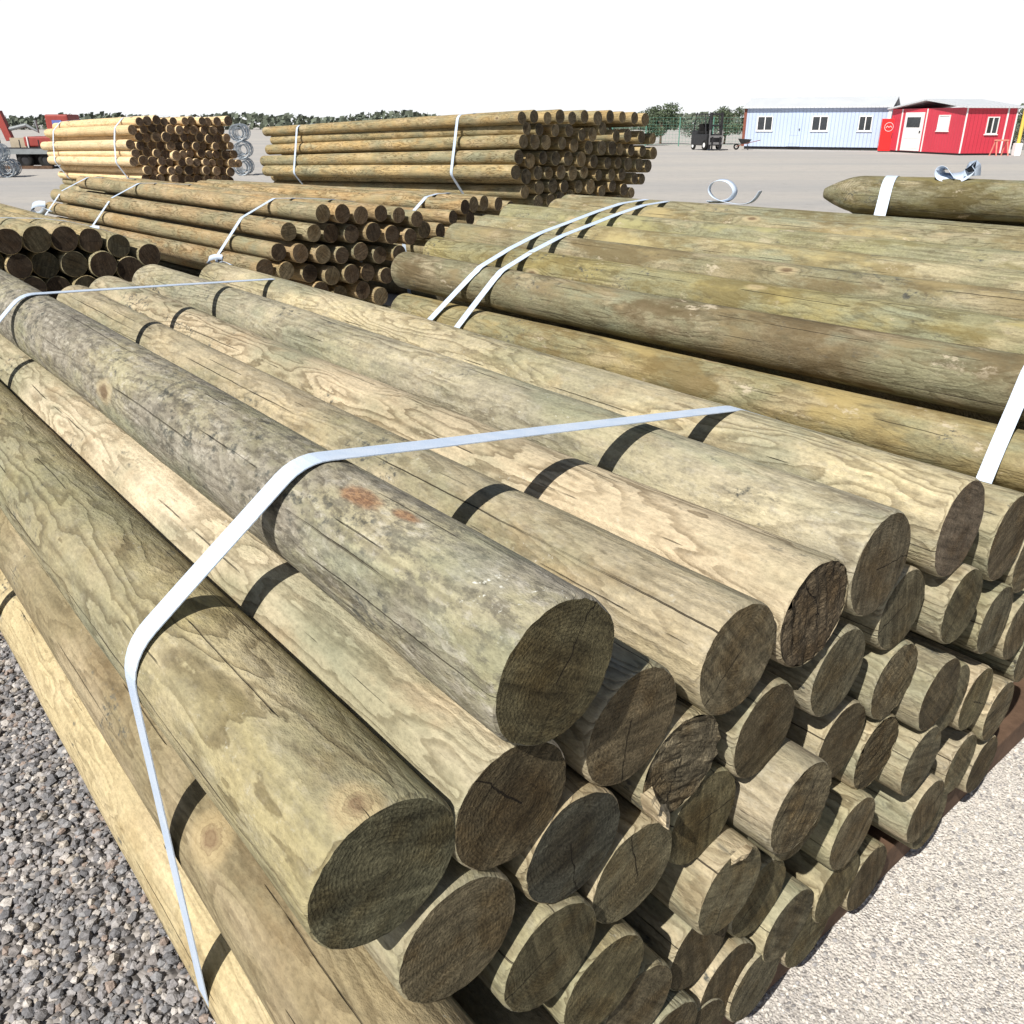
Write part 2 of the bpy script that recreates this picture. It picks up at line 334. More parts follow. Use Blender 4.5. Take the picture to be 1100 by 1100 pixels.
# ------------------------------------------------------------------ posts
def post_mesh(r, L, seed, segs=48, rings=60, taper=.0, bow=.006, lump=1., tip=0., rough=0.):
    """open at the near end (z=0); the far end is closed"""
    rng = random.Random(seed); s = seed*13.7
    bx, by = rng.uniform(-bow, bow), rng.uniform(-bow, bow); ov = rng.uniform(0, .025); oa = rng.uniform(0, pi)
    V = []; F = []
    zs = [0, .0025, .007]+[.012+(L-.024)*i/rings for i in range(rings+1)]+[L-.006, L-.001]
    if tip: zs = sorted(zs+[L-tip+tip*i/16 for i in range(15)])
    for k, z in enumerate(zs):
        t = z/L; rr = r*(1-taper*t)
        if k == 0: rr *= .968
        elif k == 1: rr *= .988
        elif k == len(zs)-1: rr *= .95
        elif k == len(zs)-2: rr *= .985
        if tip and z > L-tip:
            e_ = (L-z)/tip; rr *= .26+.74*(1-(1-e_)**1.7)
        cx, cy = bx*4*t*(1-t), by*4*t*(1-t)
        for j in range(segs):
            a = 2*pi*j/segs
            n1 = noise.noise(Vector((cos(a)*1.1+s, sin(a)*1.1, z*1.6+s)))
            n2 = noise.noise(Vector((cos(a)*2.6+s, sin(a)*2.6+5, z*5+s)))
            n3 = noise.noise(Vector((cos(a)*7+s, sin(a)*7+9, z*14+s)))
            q = rr*(1+ov*cos(2*(a-oa))+lump*(.028*n1+.013*n2+.005*n3))
            if k < 2: q *= 1-(.022 if k == 0 else .010)*rng.random()**2
            V.append((cx+q*cos(a), cy+q*sin(a), z))
    n = len(zs)
    for k in range(n-1):
        for j in range(segs): F.append((k*segs+j, k*segs+(j+1) % segs, (k+1)*segs+(j+1) % segs, (k+1)*segs+j))
    F.append([(n-1)*segs+j for j in range(segs)])
    me = bpy.data.meshes.new('post_side'); me.from_pydata(V, [], F); me.update()
    for p in me.polygons: p.use_smooth = len(p.vertices) == 4
    me['rim'] = 1
    return me, [V[j] for j in range(segs)]
def end_mesh(rim, seed, rough=0., rings=9):
    s = seed*7.31; V = []; F = []; n = len(rim); rng = random.Random(seed); ang = rng.uniform(0, pi)
    for k in range(rings, 0, -1):
        t = k/rings
        for x, y, z in rim:
            px, py = x*t, y*t
            h = .0016*noise.noise(Vector((px*22+s, py*22, s)))
            if rough:
                xr, yr = px*cos(ang)+py*sin(ang), -px*sin(ang)+py*cos(ang)
                h += rough*(noise.noise(Vector((xr*90+s, yr*14, s)))+.5*noise.noise(Vector((xr*200+s, yr*60, s))))
                if k == rings: h += rough*rng.uniform(-.8, .6)
            V.append((px, py, h*(1 if (k < rings or rough) else .1)))
    V.append((0, 0, 0))
    for k in range(rings-1):
        for j in range(n): F.append((k*n+j, (k+1)*n+j, (k+1)*n+(j+1) % n, k*n+(j+1) % n))
    c = len(V)-1
    for j in range(n): F.append(((rings-1)*n+j, c, (rings-1)*n+(j+1) % n))
    me = bpy.data.meshes.new('cut_end'); me.from_pydata(V, [], F); me.update()
    for p in me.polygons: p.use_smooth = not rough
    return me
def place(o, p, d, roll, pitch=0., yaw=0., scale=None):
    X = Vector((0, 0, 1)).cross(d).normalized()   # horizontal
    dd = Quaternion((0, 0, 1), yaw) @ d
    dd = (Quaternion(X, pitch) @ dd).normalized()
    q = dd.to_track_quat('Z', 'Y')
    o.rotation_mode = 'QUATERNION'; o.rotation_quaternion = q @ Quaternion((0, 0, 1), roll)
    o.location = p
    if scale: o.scale = scale
WOODS = [(.46, .38, .25), (.43, .365, .235), (.40, .35, .215), (.49, .41, .27), (.37, .32, .195), (.44, .35, .215)]
ENDS = [(.14, .12, .066), (.12, .105, .06), (.165, .145, .088), (.105, .085, .05), (.13, .115, .073), (.15, .125, .076)]
def post(r, L, seed, p, d, label, group, wood=None, end=None, grey=.4, name='timber_post', rough=0., mat=None, pitch=0., yaw=0., roll=None, hi=True, taper=0., tip=0., cut=True, lump=1., bow=.006):
    rng = random.Random(seed*3+1)
    me, rim = post_mesh(r, L, seed, 56 if hi else 24, 90 if hi else 24, taper, bow, lump, tip)
    o = empty(name, (0, 0, 0), 0, label=label, cat='log', group=group)
    sh = link('shaft', me, mat or M_WOOD, o); sh.color = (*(wood or rng.choice(WOODS)), grey)
    place(o, p, d, rng.uniform(0, 6.28) if roll is None else roll, pitch, yaw)
    if cut:
        e = link('cut_end', end_mesh(rim, seed, rough, 24 if rough else (10 if hi else 3)), M_END, o)
        e.color = (*(end or rng.choice(ENDS)), min(1, rough*200))
    return o

Aend = {'T': (0.111, 0.096, 0.052), 'a1': (0.118, 0.111, 0.067), 'a2': (0.1, 0.08, 0.046), 'a4': (0.148, 0.118, 0.07), 'a5': (0.163, 0.137, 0.085), 'a6': (0.115, 0.09, 0.058), 'a7': (0.137, 0.115, 0.074), 'a8': (0.163, 0.13, 0.092), 'a9': (0.125, 0.1, 0.062), 'b1': (0.072, 0.07, 0.052), 'b2': (0.163, 0.137, 0.089)}
ORD = ['first', 'second', 'third', 'fourth', 'fifth', 'sixth', 'seventh', 'eighth', 'ninth', 'tenth', 'eleventh', 'twelfth', 'thirteenth', 'fourteenth', 'fifteenth', 'sixteenth']
GA = 'posts of the strapped front bundle'
# key, u, z, near end w, radius, length, label
A = [
('T', .493, 1.097, .522, .083, 3.15, 'grey weathered post with orange scars lying alone on top of the front bundle'),
('a1', .292, .948, .540, .083, 3.1, 'large olive post at the left top edge of the front bundle, nearest end'),
('a2', .449, .939, .550, .080, 3.1, 'pale cream post between the left edge post and the grey top post'),
('a4', .640, .942, .565, .080, 3.05, 'post whose brown end shows directly below right of the grey top post'),
('a5', .834, .957, .545, .083, 3.1, 'wavy grained tan post right of the grey top post in top layer'),
('a6', 1.013, .958, .545, .087, 3.2, 'tan cracked post with a shaggy rough sawn dark end in top layer'),
('a7', 1.187, .979, .540, .088, 3.25, 'mottled whitish green post right of the shaggy ended post'),
('a8', 1.447, .962, .525, .090, 3.2, 'blond post with striped saw marks on its end, right of strap end'),
('a9', 1.70, .865, .530, .090, 3.1, 'last post at the right of the front bundle top layer'),
('b1', .546, .815, .550, .078, 3.1, 'post with a blackened grey streaked end below the cream post'),
('b2', .745, .824, .570, .078, 3.1, 'post with a splintered broken end under the wavy grained post'),
('b3', .935, .786, .560, .078, 3.1, 'half shaded post end just right of the splintered one'),
('b4', 1.126, .802, .560, .078, 3.1, 'brown end below the shaggy ended post'),
('b5', 1.325, .840, .580, .078, 3.1, 'recessed shaded post below the mottled whitish post'),
('b6', 1.496, .796, .500, .078, 3.1, 'protruding pale post with a split end under the striped end'),
('b7', 1.737, .665, .520, .078, 3.1, 'post end under the last top layer post at right of bundle'),
('c1', .661, .692, .560, .078, 3.1, 'brown end just right of the blackened end'),
('c2', .816, .687, .585, .078, 3.1, 'deep shaded brown end below the splintered end'),
('c3', 1.204, .619, .590, .078, 3.1, 'recessed half shaded end in third layer, right of centre'),
('c4', 1.343, .687, .560, .078, 3.1, 'tilted brown oval end left of the square looking protruding post'),
('c5', 1.478, .613, .490, .078, 3.1, 'protruding blond post with a cracked brown end in third layer'),
('c6', 1.749, .461, .520, .078, 3.1, 'brown end low in the right flank, second above the timber bearer'),
('c7', 1.921, .345, .520, .078, 3.1, 'narrow pale rimmed end at far right directly above the timber bearer'),
('d1', .859, .540, .500, .078, 3.1, 'post end with a pale lit flank and reddish torn rim at bottom centre'),
('d2', .990, .640, .460, .082, 3.1, 'most protruding post of the bundle, its pale flank sunlit, low at centre right'),
('d3', 1.333, .531, .560, .078, 3.1, 'shaggy brown end in fourth layer right of the most protruding post'),
('d4', 1.470, .457, .490, .078, 3.1, 'protruding cream flanked post with a smooth brown end in fourth layer'),
('d5', 1.802, .246, .560, .078, 3.1, 'low post end near the bearer, in the second row from the ground'),
('d6', 1.938, .173, .540, .078, 3.1, 'lowest post end at far right touching the bearer'),
('e1', 1.256, .398, .510, .078, 3.1, 'pale rimmed oval end with a vertical check in fifth layer'),
('e2', 1.546, .287, .480, .078, 3.1, 'low protruding blond post with a green tinted end over the bearer'),
('L2', .375, .794, .550, .080, 3.1, 'hidden post tucked under the left edge post and cream post'),
('L3', .294, .655, .500, .082, 3.1, 'brown flank post under the large olive left edge post'),
('L4', .361, .502, .550, .080, 3.1, 'shaded post tucked behind the brown flank post'),
('L5', .297, .353, .540, .083, 3.1, 'bright yellow post low in the left flank beside the gravel'),
('L6', .360, .200, .550, .080, 3.1, 'lowest left flank post nearest the gravel'),
]
Hf = [(.508, .664, .531), (.605, .535, .519), (1.085, .522, .546), (1.608, .528, .524), (.525, .400, .516), (.690, .400, .546), (.853, .384, .593), (1.009, .386, .582), (.605, .265, .579), (.764, .256, .530), (.933, .249, .558), (1.103, .261, .535), (1.267, .243, .526), (1.664, .173, .520), (1.40, .173, .53), (.52, .17, .53), (.69, .13, .54), (.86, .13, .55), (1.02, .13, .54), (1.19, .13, .54)]
Hlab = ['shaded end below the blackened end at left', 'end low at left beneath the row of the blackened end', 'dim end beneath the most protruding post', 'dark end behind the protruding fourth layer post', 'dim end in the fifth layer at left', 'end in the fifth layer below the torn rim post', 'recessed end in the fifth layer, centre left', 'recessed end in the fifth layer, centre', 'left end of the second lowest layer', 'second end from left in the second lowest layer', 'third end from left in the second lowest layer', 'fourth end from left in the second lowest layer', 'fifth end from left in the second lowest layer', 'bottom end on the bearer left of the lowest far right end', 'bottom end on the bearer under the green tinted end', 'leftmost end of the bottom layer', 'second end from left in the bottom layer', 'third end from left in the bottom layer', 'fourth end from left in the bottom layer', 'fifth end from left in the bottom layer']
for i, ((a, b, c), l) in enumerate(zip(Hf, Hlab)): A.append(('h%d' % i, a, max(b, .172), c, .078, 3.1, l))
A += [('r1', 1.865, .765, .54, .082, 3.1, 'post end cut by the right photo edge beside the last top layer post'), ('r2', 1.915, .575, .53, .08, 3.1, 'pale fuzzy end at the right photo edge in the second layer'), ('r3', 2.06, .44, .55, .078, 3.1, 'small dark end at the right photo edge above the bearer')]
AW = {'T': ((.38, .345, .225), .9), 'a1': ((.37, .315, .165), .25), 'a2': ((.63, .535, .385), .02), 'a4': ((.46, .38, .24), .3), 'a5': ((.48, .40, .255), .3), 'a6': ((.54, .445, .30), .1), 'a7': ((.50, .44, .295), .45), 'a8': ((.57, .485, .30), .3), 'a9': ((.50, .42, .25), .2), 'L3': ((.265, .205, .115), .05), 'L5': ((.50, .41, .24), .0)}
WMAT = {'T': M_TOP, 'a1': M_EDGE, 'L3': M_FLANK, 'L5': M_FRESH}
circA = []
for i, (k, u, z, wn, r, L, lab) in enumerate(A):
    rng = random.Random(i+50)
    wd, gr = AW.get(k, (None, rng.uniform(0, .4))); wn = .535+(wn-.535)*(1. if k in ('T', 'a1', 'L3') else .55 if wn < .515 else .3)
    post(r, L, 100+i, uA*u+dA*wn+Vector((0, 0, z)), dA, lab, GA, wd, Aend.get(k), gr, yaw=radians(rng.uniform(-.35, .35)),
         rough={'a6': .0045, 'b2': .004, 'd3': .0028, 'c4': .0015, 'd2': .0015}.get(k, 0), mat=WMAT.get(k),
         roll=0 if k in WMAT else None, hi=True, lump=1.15 if k == 'T' else 1., bow=.012, taper=rng.uniform(-.03, .05))
    circA.append((u, z, r))

# ------------------------------------------------------------------ straps
def hull(pts):
    pts = sorted(set(pts))
    def half(ps):
        h = []
        for p in ps:
            while len(h) > 1 and (h[-1][0]-h[-2][0])*(p[1]-h[-2][1])-(h[-1][1]-h[-2][1])*(p[0]-h[-2][0]) <= 0: h.pop()
            h.append(p)
        return h
    a = half(pts); b = half(pts[::-1]); return a[:-1]+b[:-1]
def strap(circ, az, wc, width, label, skew=0., kz=0., zk=.97, th=.0016, zmin=.004, group=None, pitch=0., w0=0.):
    d, u = frame(az)
    P = []
    dz = -math.tan(pitch)*(wc-w0)
    for (cu, cz, r) in circ:
        for k in range(40): P.append((cu+(r*1.012+.0025)*cos(2*pi*k/40), cz+dz+(r*1.012+.0025)*sin(2*pi*k/40)))
    H = hull(P); Q = []
    for i, p in enumerate(H):
        q = H[(i+1) % len(H)]; n = max(1, int(hypot(q[0]-p[0], q[1]-p[1])/.06))
        for k in range(n): Q.append((p[0]+(q[0]-p[0])*k/n, max(zmin, p[1]+(q[1]-p[1])*k/n)))
    um = sum(q[0] for q in Q)/len(Q); bm = bmesh.new(); rings = []; n = len(Q)
    for i, (a, b) in enumerate(Q):
        p, q = Q[i-1], Q[(i+1) % n]; tu, tz = q[0]-p[0], q[1]-p[1]; l = hypot(tu, tz) or 1; nu, nz = tz/l, -tu/l
        wv = wc+skew*(a-um)+kz*min(0, max(b, .5)-zk)+.002*noise.noise(Vector((a*5, b*5, wc))); ring = []
        for s, o in ((-1, 0), (1, 0), (1, th), (-1, th)):
            c = u*(a+nu*o)+d*(wv+s*width/2)+Vector((0, 0, b+nz*o)); ring.append(bm.verts.new(c))
        rings.append(ring)
    for i in range(n):
        A_, B_ = rings[i], rings[(i+1) % n]
        for j in range(4): bm.faces.new((A_[j], A_[(j+1) % 4], B_[(j+1) % 4], B_[j]))
    bmesh.ops.recalc_face_normals(bm, faces=bm.faces)
    me = bpy.data.meshes.new('strap'); bm.to_mesh(me); bm.free()
    return tag(link('strap', me, M_STRAP), label, 'strap', group)
def ribbon(name, pts, width, wdir, label, th=.002, twist=0., group=None):
    bm = bmesh.new(); rings = []; pts = [Vector(p) for p in pts]
    # smooth the path
    for _ in range(3):
        q = [pts[0]]
        for a, b in zip(pts, pts[1:]): q += [a*.75+b*.25, a*.25+b*.75]
        pts = q+[pts[-1]]
    for i, p in enumerate(pts):
        t = (pts[min(i+1, len(pts)-1)]-pts[max(0, i-1)]).normalized(); k = i/(len(pts)-1)
        wd = Vector(wdir); wd = (wd-t*wd.dot(t)).normalized(); wd = Quaternion(t, twist*k) @ wd; n = t.cross(wd)
        rings.append([bm.verts.new(p+wd*s*width/2+n*o) for s, o in ((-1, 0), (1, 0), (1, th), (-1, th))])
    for A_, B_ in zip(rings, rings[1:]):
        for j in range(4): bm.faces.new((A_[j], A_[(j+1) % 4], B_[(j+1) % 4], B_[j]))
    bm.faces.new(rings[0]); bm.faces.new(rings[-1][::-1]); bmesh.ops.recalc_face_normals(bm, faces=bm.faces)
    me = bpy.data.meshes.new(name); bm.to_mesh(me); bm.free()
    for p in me.polygons: p.use_smooth = True
    return tag(link(name, me, M_STRAP), label, 'strap', group)
GS = 'straps round the post bundles'
SW = .040
strap(circA, AZA, 1.025, SW, 'broad white strap across the near half of the front bundle, over the grey post', .02, group=GS)
strap(circA, AZA, 2.96, .034, 'strap across the far end of the front bundle', .58, group=GS)

# bearers under the front bundle
M_BEAR = plain('stained_bearer', (.11, .068, .045), .85, .2, 0, .3, 9, .004)
def bearer(az, wc, u0, u1, z0, z1, wd, label, group='timber bearers under the bundles'):
    d, u = frame(az); b = MB().box(u0, u1, -wd/2, wd/2, z0, z1, .006)
    o = b.build('timber_bearer', M_BEAR); o.location = d*wc; o.rotation_euler = (0, 0, -radians(az))
    return tag(o, label, 'timber', group)
bearer(AZA, .625, .2, 2.6, .001, .086, .10, 'brown square timber bearer along the bottom of the front post ends')
bearer(AZA, 3.2, .2, 2.30, .001, .086, .10, 'timber bearer under the far half of the front bundle')

# ------------------------------------------------------------------ right bundle
AZB = -43.; dB, uB = frame(AZB); GB = 'posts of the right bundle'
B = [('n2', 2.53, .55, 'low tan post of the right bundle just clearing the front bundle'),
     ('n1', 2.64, .715, 'tan post under the dark overhanging post of the right bundle'),
     ('f0', 2.74, .90, 'brown overhanging post with a black shadow line below it'),
     ('f1', 2.92, .965, 'yellow olive post just above the overhanging brown post'),
     ('f2', 3.11, 1.02, 'brownish post second above the overhanging brown post'),
     ('f3', 3.31, 1.05, 'pale knotty post third above the overhanging brown post'),
     ('f4', 3.505, 1.092, 'greenish post fourth above the overhanging brown post'),
     ('f5', 3.70, 1.122, 'tan post along the crest of the right bundle'),
     ('f6', 3.90, 1.13, 'green tinged post just behind the crest of the right bundle'),
     ('f7', 4.09, 1.09, 'post on the far shoulder of the right bundle under the curled strap tail'),
     ('f8', 4.25, .995, 'upper post on the hidden back flank of the right bundle'),
     ('f9', 4.30, .81, 'middle post on the hidden back flank of the right bundle')]
BF = [(2.84, .57), (2.94, .80), (3.14, .88), (3.35, .94), (3.56, .97), (3.77, .98), (3.97, .93), (2.62, .37), (2.80, .37), (3.0, .37), (3.2, .37), (3.4, .37), (3.6, .37), (3.8, .37), (4.0, .37), (4.2, .5), (2.7, .18), (2.9, .18), (3.1, .18), (3.3, .18), (3.5, .18), (3.7, .18), (3.9, .18), (4.1, .18)]
BW = {'f0': ((0.181, 0.144, 0.083), 0.05), 'f1': ((0.279, 0.238, 0.106), 0.02), 'f2': ((0.241, 0.199, 0.11), 0.1), 'f3': ((0.347, 0.299, 0.162), 0.1), 'f4': ((0.279, 0.264, 0.139), 0.15), 'n1': ((0.299, 0.238, 0.114), 0.0), 'n2': ((0.327, 0.284, 0.162), 0.15), 'f5': ((0.318, 0.264, 0.143), 0.1)}
circB = []; extra_posts = []
for i, (k, u, z, lab) in enumerate(B):
    rng = random.Random(i+9); wf = {'n2': 3.60, 'n1': 3.66, 'f0': 3.76, 'f1': 3.72, 'f2': 3.78, 'f3': 3.76, 'f4': 3.80, 'f5': 3.6}.get(k, 3.7)
    wd, gr = BW.get(k, ((0.258, 0.224, 0.120), .15)); n0 = .30+rng.uniform(-.05, .05)
    post({'f0': .094, 'f1': .091}.get(k, .088), wf-n0, 300+i, uB*u+dB*n0+Vector((0, 0, z)), dB, lab, GB, wd, None, gr, mat=M_OLIVE, yaw=radians(rng.uniform(-.3, .3)), lump=.9, bow=.01)
    circB.append((u, z, {'f0': .094, 'f1': .091}.get(k, .088)))
extra_posts += [(uB*u+dB*.32+Vector((0, 0, z)), dB, .092, 3.35) for u, z in BF]
circB += [(u, z, .09) for u, z in BF]
strap(circB, AZB, 3.11, .040, 'strap nearest the far end of the right bundle', kz=-.8, group=GS)
strap(circB, AZB, 2.96, .040, 'second strap in from the far end of the right bundle', kz=-.55, group=GS)
strap(circB, AZB, .73, .044, 'strap at the near end of the right bundle by the photo edge', group=GS)
for wv, l in ((.8, 'near'), (2.9, 'far')): bearer(AZB, wv, 2.45, 4.4, .001, .088, .1, 'timber bearer under the %s half of the right bundle' % l)
def PB(u, w_, z): return uB*u+dB*w_+Vector((0, 0, z))
ribbon('strap_tail', [PB(3.97, 2.46, 1.295), PB(3.97, 2.49, 1.245), PB(3.96, 2.54, 1.227), PB(3.95, 2.62, 1.231), PB(3.94, 2.7, 1.245), PB(3.94, 2.745, 1.280), PB(3.94, 2.73, 1.320), PB(3.94, 2.68, 1.340), PB(3.945, 2.62, 1.330), PB(3.95, 2.585, 1.285), PB(3.955, 2.62, 1.245), PB(3.96, 2.68, 1.231), PB(3.965, 2.76, 1.227)], .032, uB, 'pale blue strap tail curled in a loop on the crest of the right bundle', twist=.4)

# ------------------------------------------------------------------ generic bundles behind
def rows(lst, slope, desc, step=.10):
    u0 = min(q[0] for q in lst); key = lambda q: q[1]+slope*(q[0]-u0)
    idx = sorted(range(len(lst)), key=lambda i: -key(lst[i])); R = []; cur = None
    for i in idx:
        if cur is None or key(lst[i]) < cur-step: R.append([]); cur = key(lst[i])
        R[-1].append(i)
    lab = {}
    for r_, ids in enumerate(R):
        for c_, i in enumerate(sorted(ids, key=lambda i: lst[i][0])):
            lab[i] = '%s from left in %s row from top of %s' % (ORD[c_] if c_ < len(ORD) else 'last', ORD[r_], desc)
    return lab
def bundle(lst, az, L, seed, desc, group, woods, ends, slope=0., pitch=0., grey=.1, step=.10, zmax=9, lj=.1, name='timber_post', azd=None, mat=None):
    d, u = frame(az); lst = [(a, b, c if k % 7 == 0 else mean_w+(c-mean_w)*.45, r) for mean_w in [sum(q[2] for q in lst)/len(lst)] for k, (a, b, c, r) in enumerate(lst)]
    if azd is not None:
        d2, u2 = frame(azd); q = []
        for a, z, wn, r in lst:
            p = u*a+d*wn; q.append((p.dot(u2), z, p.dot(d2), r))
        lst = q; d, u = d2, u2
    lab = rows(lst, slope, desc, step); circ = []
    for i, (a, z, wn, r) in enumerate(lst):
        rng = random.Random(seed+i)
        c = rng.choice(woods); k = rng.uniform(.86, 1.12); e = rng.choice(ends); ke = rng.uniform(.75, 1.2)
        post(r, L+rng.uniform(-lj, lj), seed+i, u*a+d*wn+Vector((0, 0, z)), d, lab[i], group, tuple(x*k for x in c), tuple(x*ke for x in e), grey*rng.random(),
             pitch=radians(pitch+rng.uniform(-.15, .15)), yaw=radians(rng.uniform(-.3, .3)), hi=False, name=name, mat=mat)
        circ.append((a, z, r))
    return circ
def under(az, L, u0, u1, z0, z1, r, wn, ragged=.05, seed=1):
    d, u_ = frame(az)
    rng = random.Random(seed); out = []; k = 0; z = z0
    while z < z1:
        u = u0+(k % 2)*r
        while u < u1:
            extra_posts.append((u_*u+d*(wn+rng.uniform(-ragged, ragged))+Vector((0, 0, z)), d, r, L)); out.append((u, z, r)); u += 2.06*r
        z += 1.75*r; k += 1
    return out
TANB = [(.42, .285, .135), (.38, .265, .13), (.45, .31, .15), (.40, .295, .16)]
DKE = [(.10, .072, .045), (.085, .062, .04), (.12, .088, .055), (.07, .052, .034), (.14, .11, .065)]
C = [(3.647,0.952,6.268,0.070),(3.832,0.940,6.258,0.074),(4.014,0.915,6.293,0.072),(4.214,0.917,6.310,0.067),(4.391,0.892,6.302,0.066),(4.563,0.851,6.260,0.067),(3.364,0.832,6.349,0.071),(3.557,0.811,6.276,0.067),(3.740,0.790,6.363,0.074),(3.913,0.777,6.297,0.073),(4.111,0.777,6.255,0.078),(4.305,0.740,6.284,0.076),(4.486,0.711,6.264,0.068),(4.667,0.751,6.348,0.070),(3.259,0.689,6.319,0.068),(3.433,0.666,6.294,0.074),(3.623,0.642,6.257,0.073),(3.802,0.618,6.274,0.067),(3.990,0.631,6.301,0.074),(4.180,0.584,6.320,0.070),(4.370,0.582,6.286,0.071),(3.134,0.575,6.333,0.076),(3.305,0.544,6.319,0.069),(3.514,0.500,6.355,0.072),(3.699,0.466,6.284,0.075),(3.876,0.463,6.264,0.078),(4.057,0.451,6.340,0.071),(4.233,0.410,6.308,0.068),(3.781,0.307,6.330,0.066),(3.990,0.313,6.318,0.075),(4.154,0.246,6.287,0.077),(3.593,0.359,6.321,0.074)]
circC = bundle(C, -42., 5.2, 500, 'brown bundle mid left', 'posts of the brown bundle', TANB, DKE, slope=.16, grey=.15, azd=-44.)
under(-44., 5.2, 3.55, 4.55, .075, .2, .074, 6.15)
for wv, l in ((6.85, 'near'), (9.6, 'middle'), (11.05, 'far')):
    strap(circC, -44., wv, .045, 'white strap round the %s part of the brown bundle mid left' % l, group=GS)
C2 = [(6.811,0.862,5.507,0.071),(6.962,0.875,5.498,0.075),(7.149,0.874,5.533,0.073),(7.396,0.849,5.550,0.068),(6.664,0.775,5.541,0.067),(6.902,0.747,5.500,0.068),(6.495,0.666,5.589,0.072),(6.719,0.651,5.516,0.068),(7.638,0.787,5.603,0.075)]
circC2 = bundle(C2, -54., 4.4, 600, 'low bundle beside the brown one', 'posts of the low bundle', TANB, DKE, slope=.05)+under(-54., 4.4, 6.55, 7.7, .08, .56, .075, 5.55)
strap(circC2, -54., 5.98, .045, 'white strap on the low bundle just right of the brown bundle', group=GS)
G = [(1.203,0.967,5.882,0.076),(1.361,0.966,5.873,0.080),(1.518,0.955,5.908,0.078),(1.668,0.934,5.925,0.073),(1.828,0.889,5.916,0.072),(2.003,0.817,5.875,0.073),(1.092,0.861,5.963,0.077),(1.235,0.822,5.891,0.073),(1.387,0.810,5.978,0.080),(1.545,0.802,5.912,0.079),(1.709,0.784,5.870,0.084),(1.869,0.740,5.899,0.082),(1.285,0.684,5.878,0.074),(1.432,0.663,5.962,0.076),(1.133,0.717,5.934,0.074),(1.588,0.650,5.909,0.080),(1.746,0.626,5.872,0.079),(1.032,0.996,5.889,0.073),(0.983,0.750,5.915,0.080)]
circG = under(-41., 3.05, 1.03, 1.95, .08, .52, .08, 5.92)+bundle(G, -41., 3.05, 700, 'black ended bundle at left edge', 'posts of the left edge bundle', [(.46, .36, .19), (.42, .34, .19)], [(.06, .05, .03), (.05, .036, .024), (.07, .062, .04)], slope=.16)
strap(circG, -41., 6.42, .03, 'thin strap on the bundle with black ends at the left edge', group=GS)
D = [(8.673,1.398,7.031,0.079),(8.895,1.391,7.012,0.086),(9.122,1.380,7.083,0.084),(8.982,1.527,7.117,0.074),(9.303,1.516,7.099,0.074),(9.451,1.366,7.017,0.074),(9.712,1.335,7.193,0.081),(9.873,1.459,7.049,0.075),(10.113,1.459,7.222,0.086),(10.034,1.309,7.090,0.085),(10.335,1.296,7.006,0.093),(10.588,1.289,7.064,0.090),(10.778,1.269,7.023,0.076),(11.068,1.253,7.191,0.079),(11.369,1.237,7.135,0.077),(11.662,1.200,7.084,0.086),(11.308,1.417,7.010,0.084),(11.616,1.394,7.044,0.074),(10.952,1.440,7.098,0.087),(10.671,1.436,7.135,0.079),(8.590,1.228,7.067,0.082),(8.809,1.179,7.163,0.089),(9.065,1.207,7.133,0.078),(9.330,1.191,7.205,0.084),(9.588,1.184,7.064,0.088),(9.872,1.167,7.023,0.093),(10.169,1.131,7.177,0.081),(10.495,1.102,7.112,0.076),(10.757,1.094,7.155,0.074),(11.008,1.077,7.132,0.088),(11.288,1.058,7.070,0.091),(11.537,1.029,7.138,0.087),(8.533,1.059,7.104,0.085),(8.737,0.999,7.222,0.090),(8.971,1.034,7.154,0.082),(9.193,1.026,7.163,0.074),(9.448,1.025,7.233,0.086),(9.695,1.007,7.063,0.089),(9.950,1.006,7.155,0.081),(10.288,0.955,7.106,0.073),(11.187,0.879,7.023,0.076),(11.392,0.860,7.179,0.074),(10.598,0.947,7.054,0.076),(10.866,0.942,7.204,0.081),(8.709,0.826,7.103,0.075),(8.998,0.861,7.207,0.084),(9.277,0.869,7.202,0.089),(9.521,0.849,7.095,0.079),(9.840,0.832,7.207,0.080),(10.101,0.820,7.031,0.092),(10.376,0.748,7.051,0.077),(10.634,0.799,7.111,0.078),(10.925,0.739,7.058,0.085),(11.128,0.688,7.096,0.073),(9.443,0.711,7.131,0.080),(9.659,0.710,7.161,0.092),(9.901,0.648,7.143,0.083),(10.184,0.641,7.008,0.087),(10.803,0.584,7.182,0.091),(8.981,0.689,7.186,0.090),(9.234,0.697,7.091,0.081),(10.518,0.581,7.147,0.075),(8.735,1.539,7.011,0.074),(9.589,1.514,7.034,0.077),(10.335,1.529,7.008,0.080),(8.643,1.654,7.031,0.073),(8.876,1.670,7.082,0.075),(9.145,1.654,7.205,0.074),(9.391,1.672,7.031,0.085),(9.648,1.657,7.078,0.078),(9.911,1.674,7.024,0.080),(10.220,1.658,7.233,0.090),(10.502,1.677,7.111,0.082),(10.797,1.669,7.019,0.075),(11.103,1.661,7.058,0.080),(11.381,1.642,7.034,0.090)]
YEL = [(.50, .36, .16), (.46, .34, .16), (.53, .39, .185), (.45, .315, .14)]
D = [(a, b, 7.1+(c-7.1)*.06, r) for a, b, c, r in D]
circD = bundle(D, -50., 6.0, 800, 'tall tan stack behind', 'posts of the tall tan stack', YEL, [(.11, .09, .058), (.09, .075, .05), (.14, .11, .065), (.075, .062, .043)], slope=.07, pitch=1.9, azd=-44.)  # sawn ends coloured extra dark to carry the stack's self-shadow
under(-50., 5.4, 8.75, 11.2, .09, .5, .085, 7.1)
up = [c for c in circD if c[1] > .75]
strap(up, -44., 9.05, .05, 'white strap near the dark ends of the tall tan stack', pitch=radians(1.9), w0=8.0, group=GS)
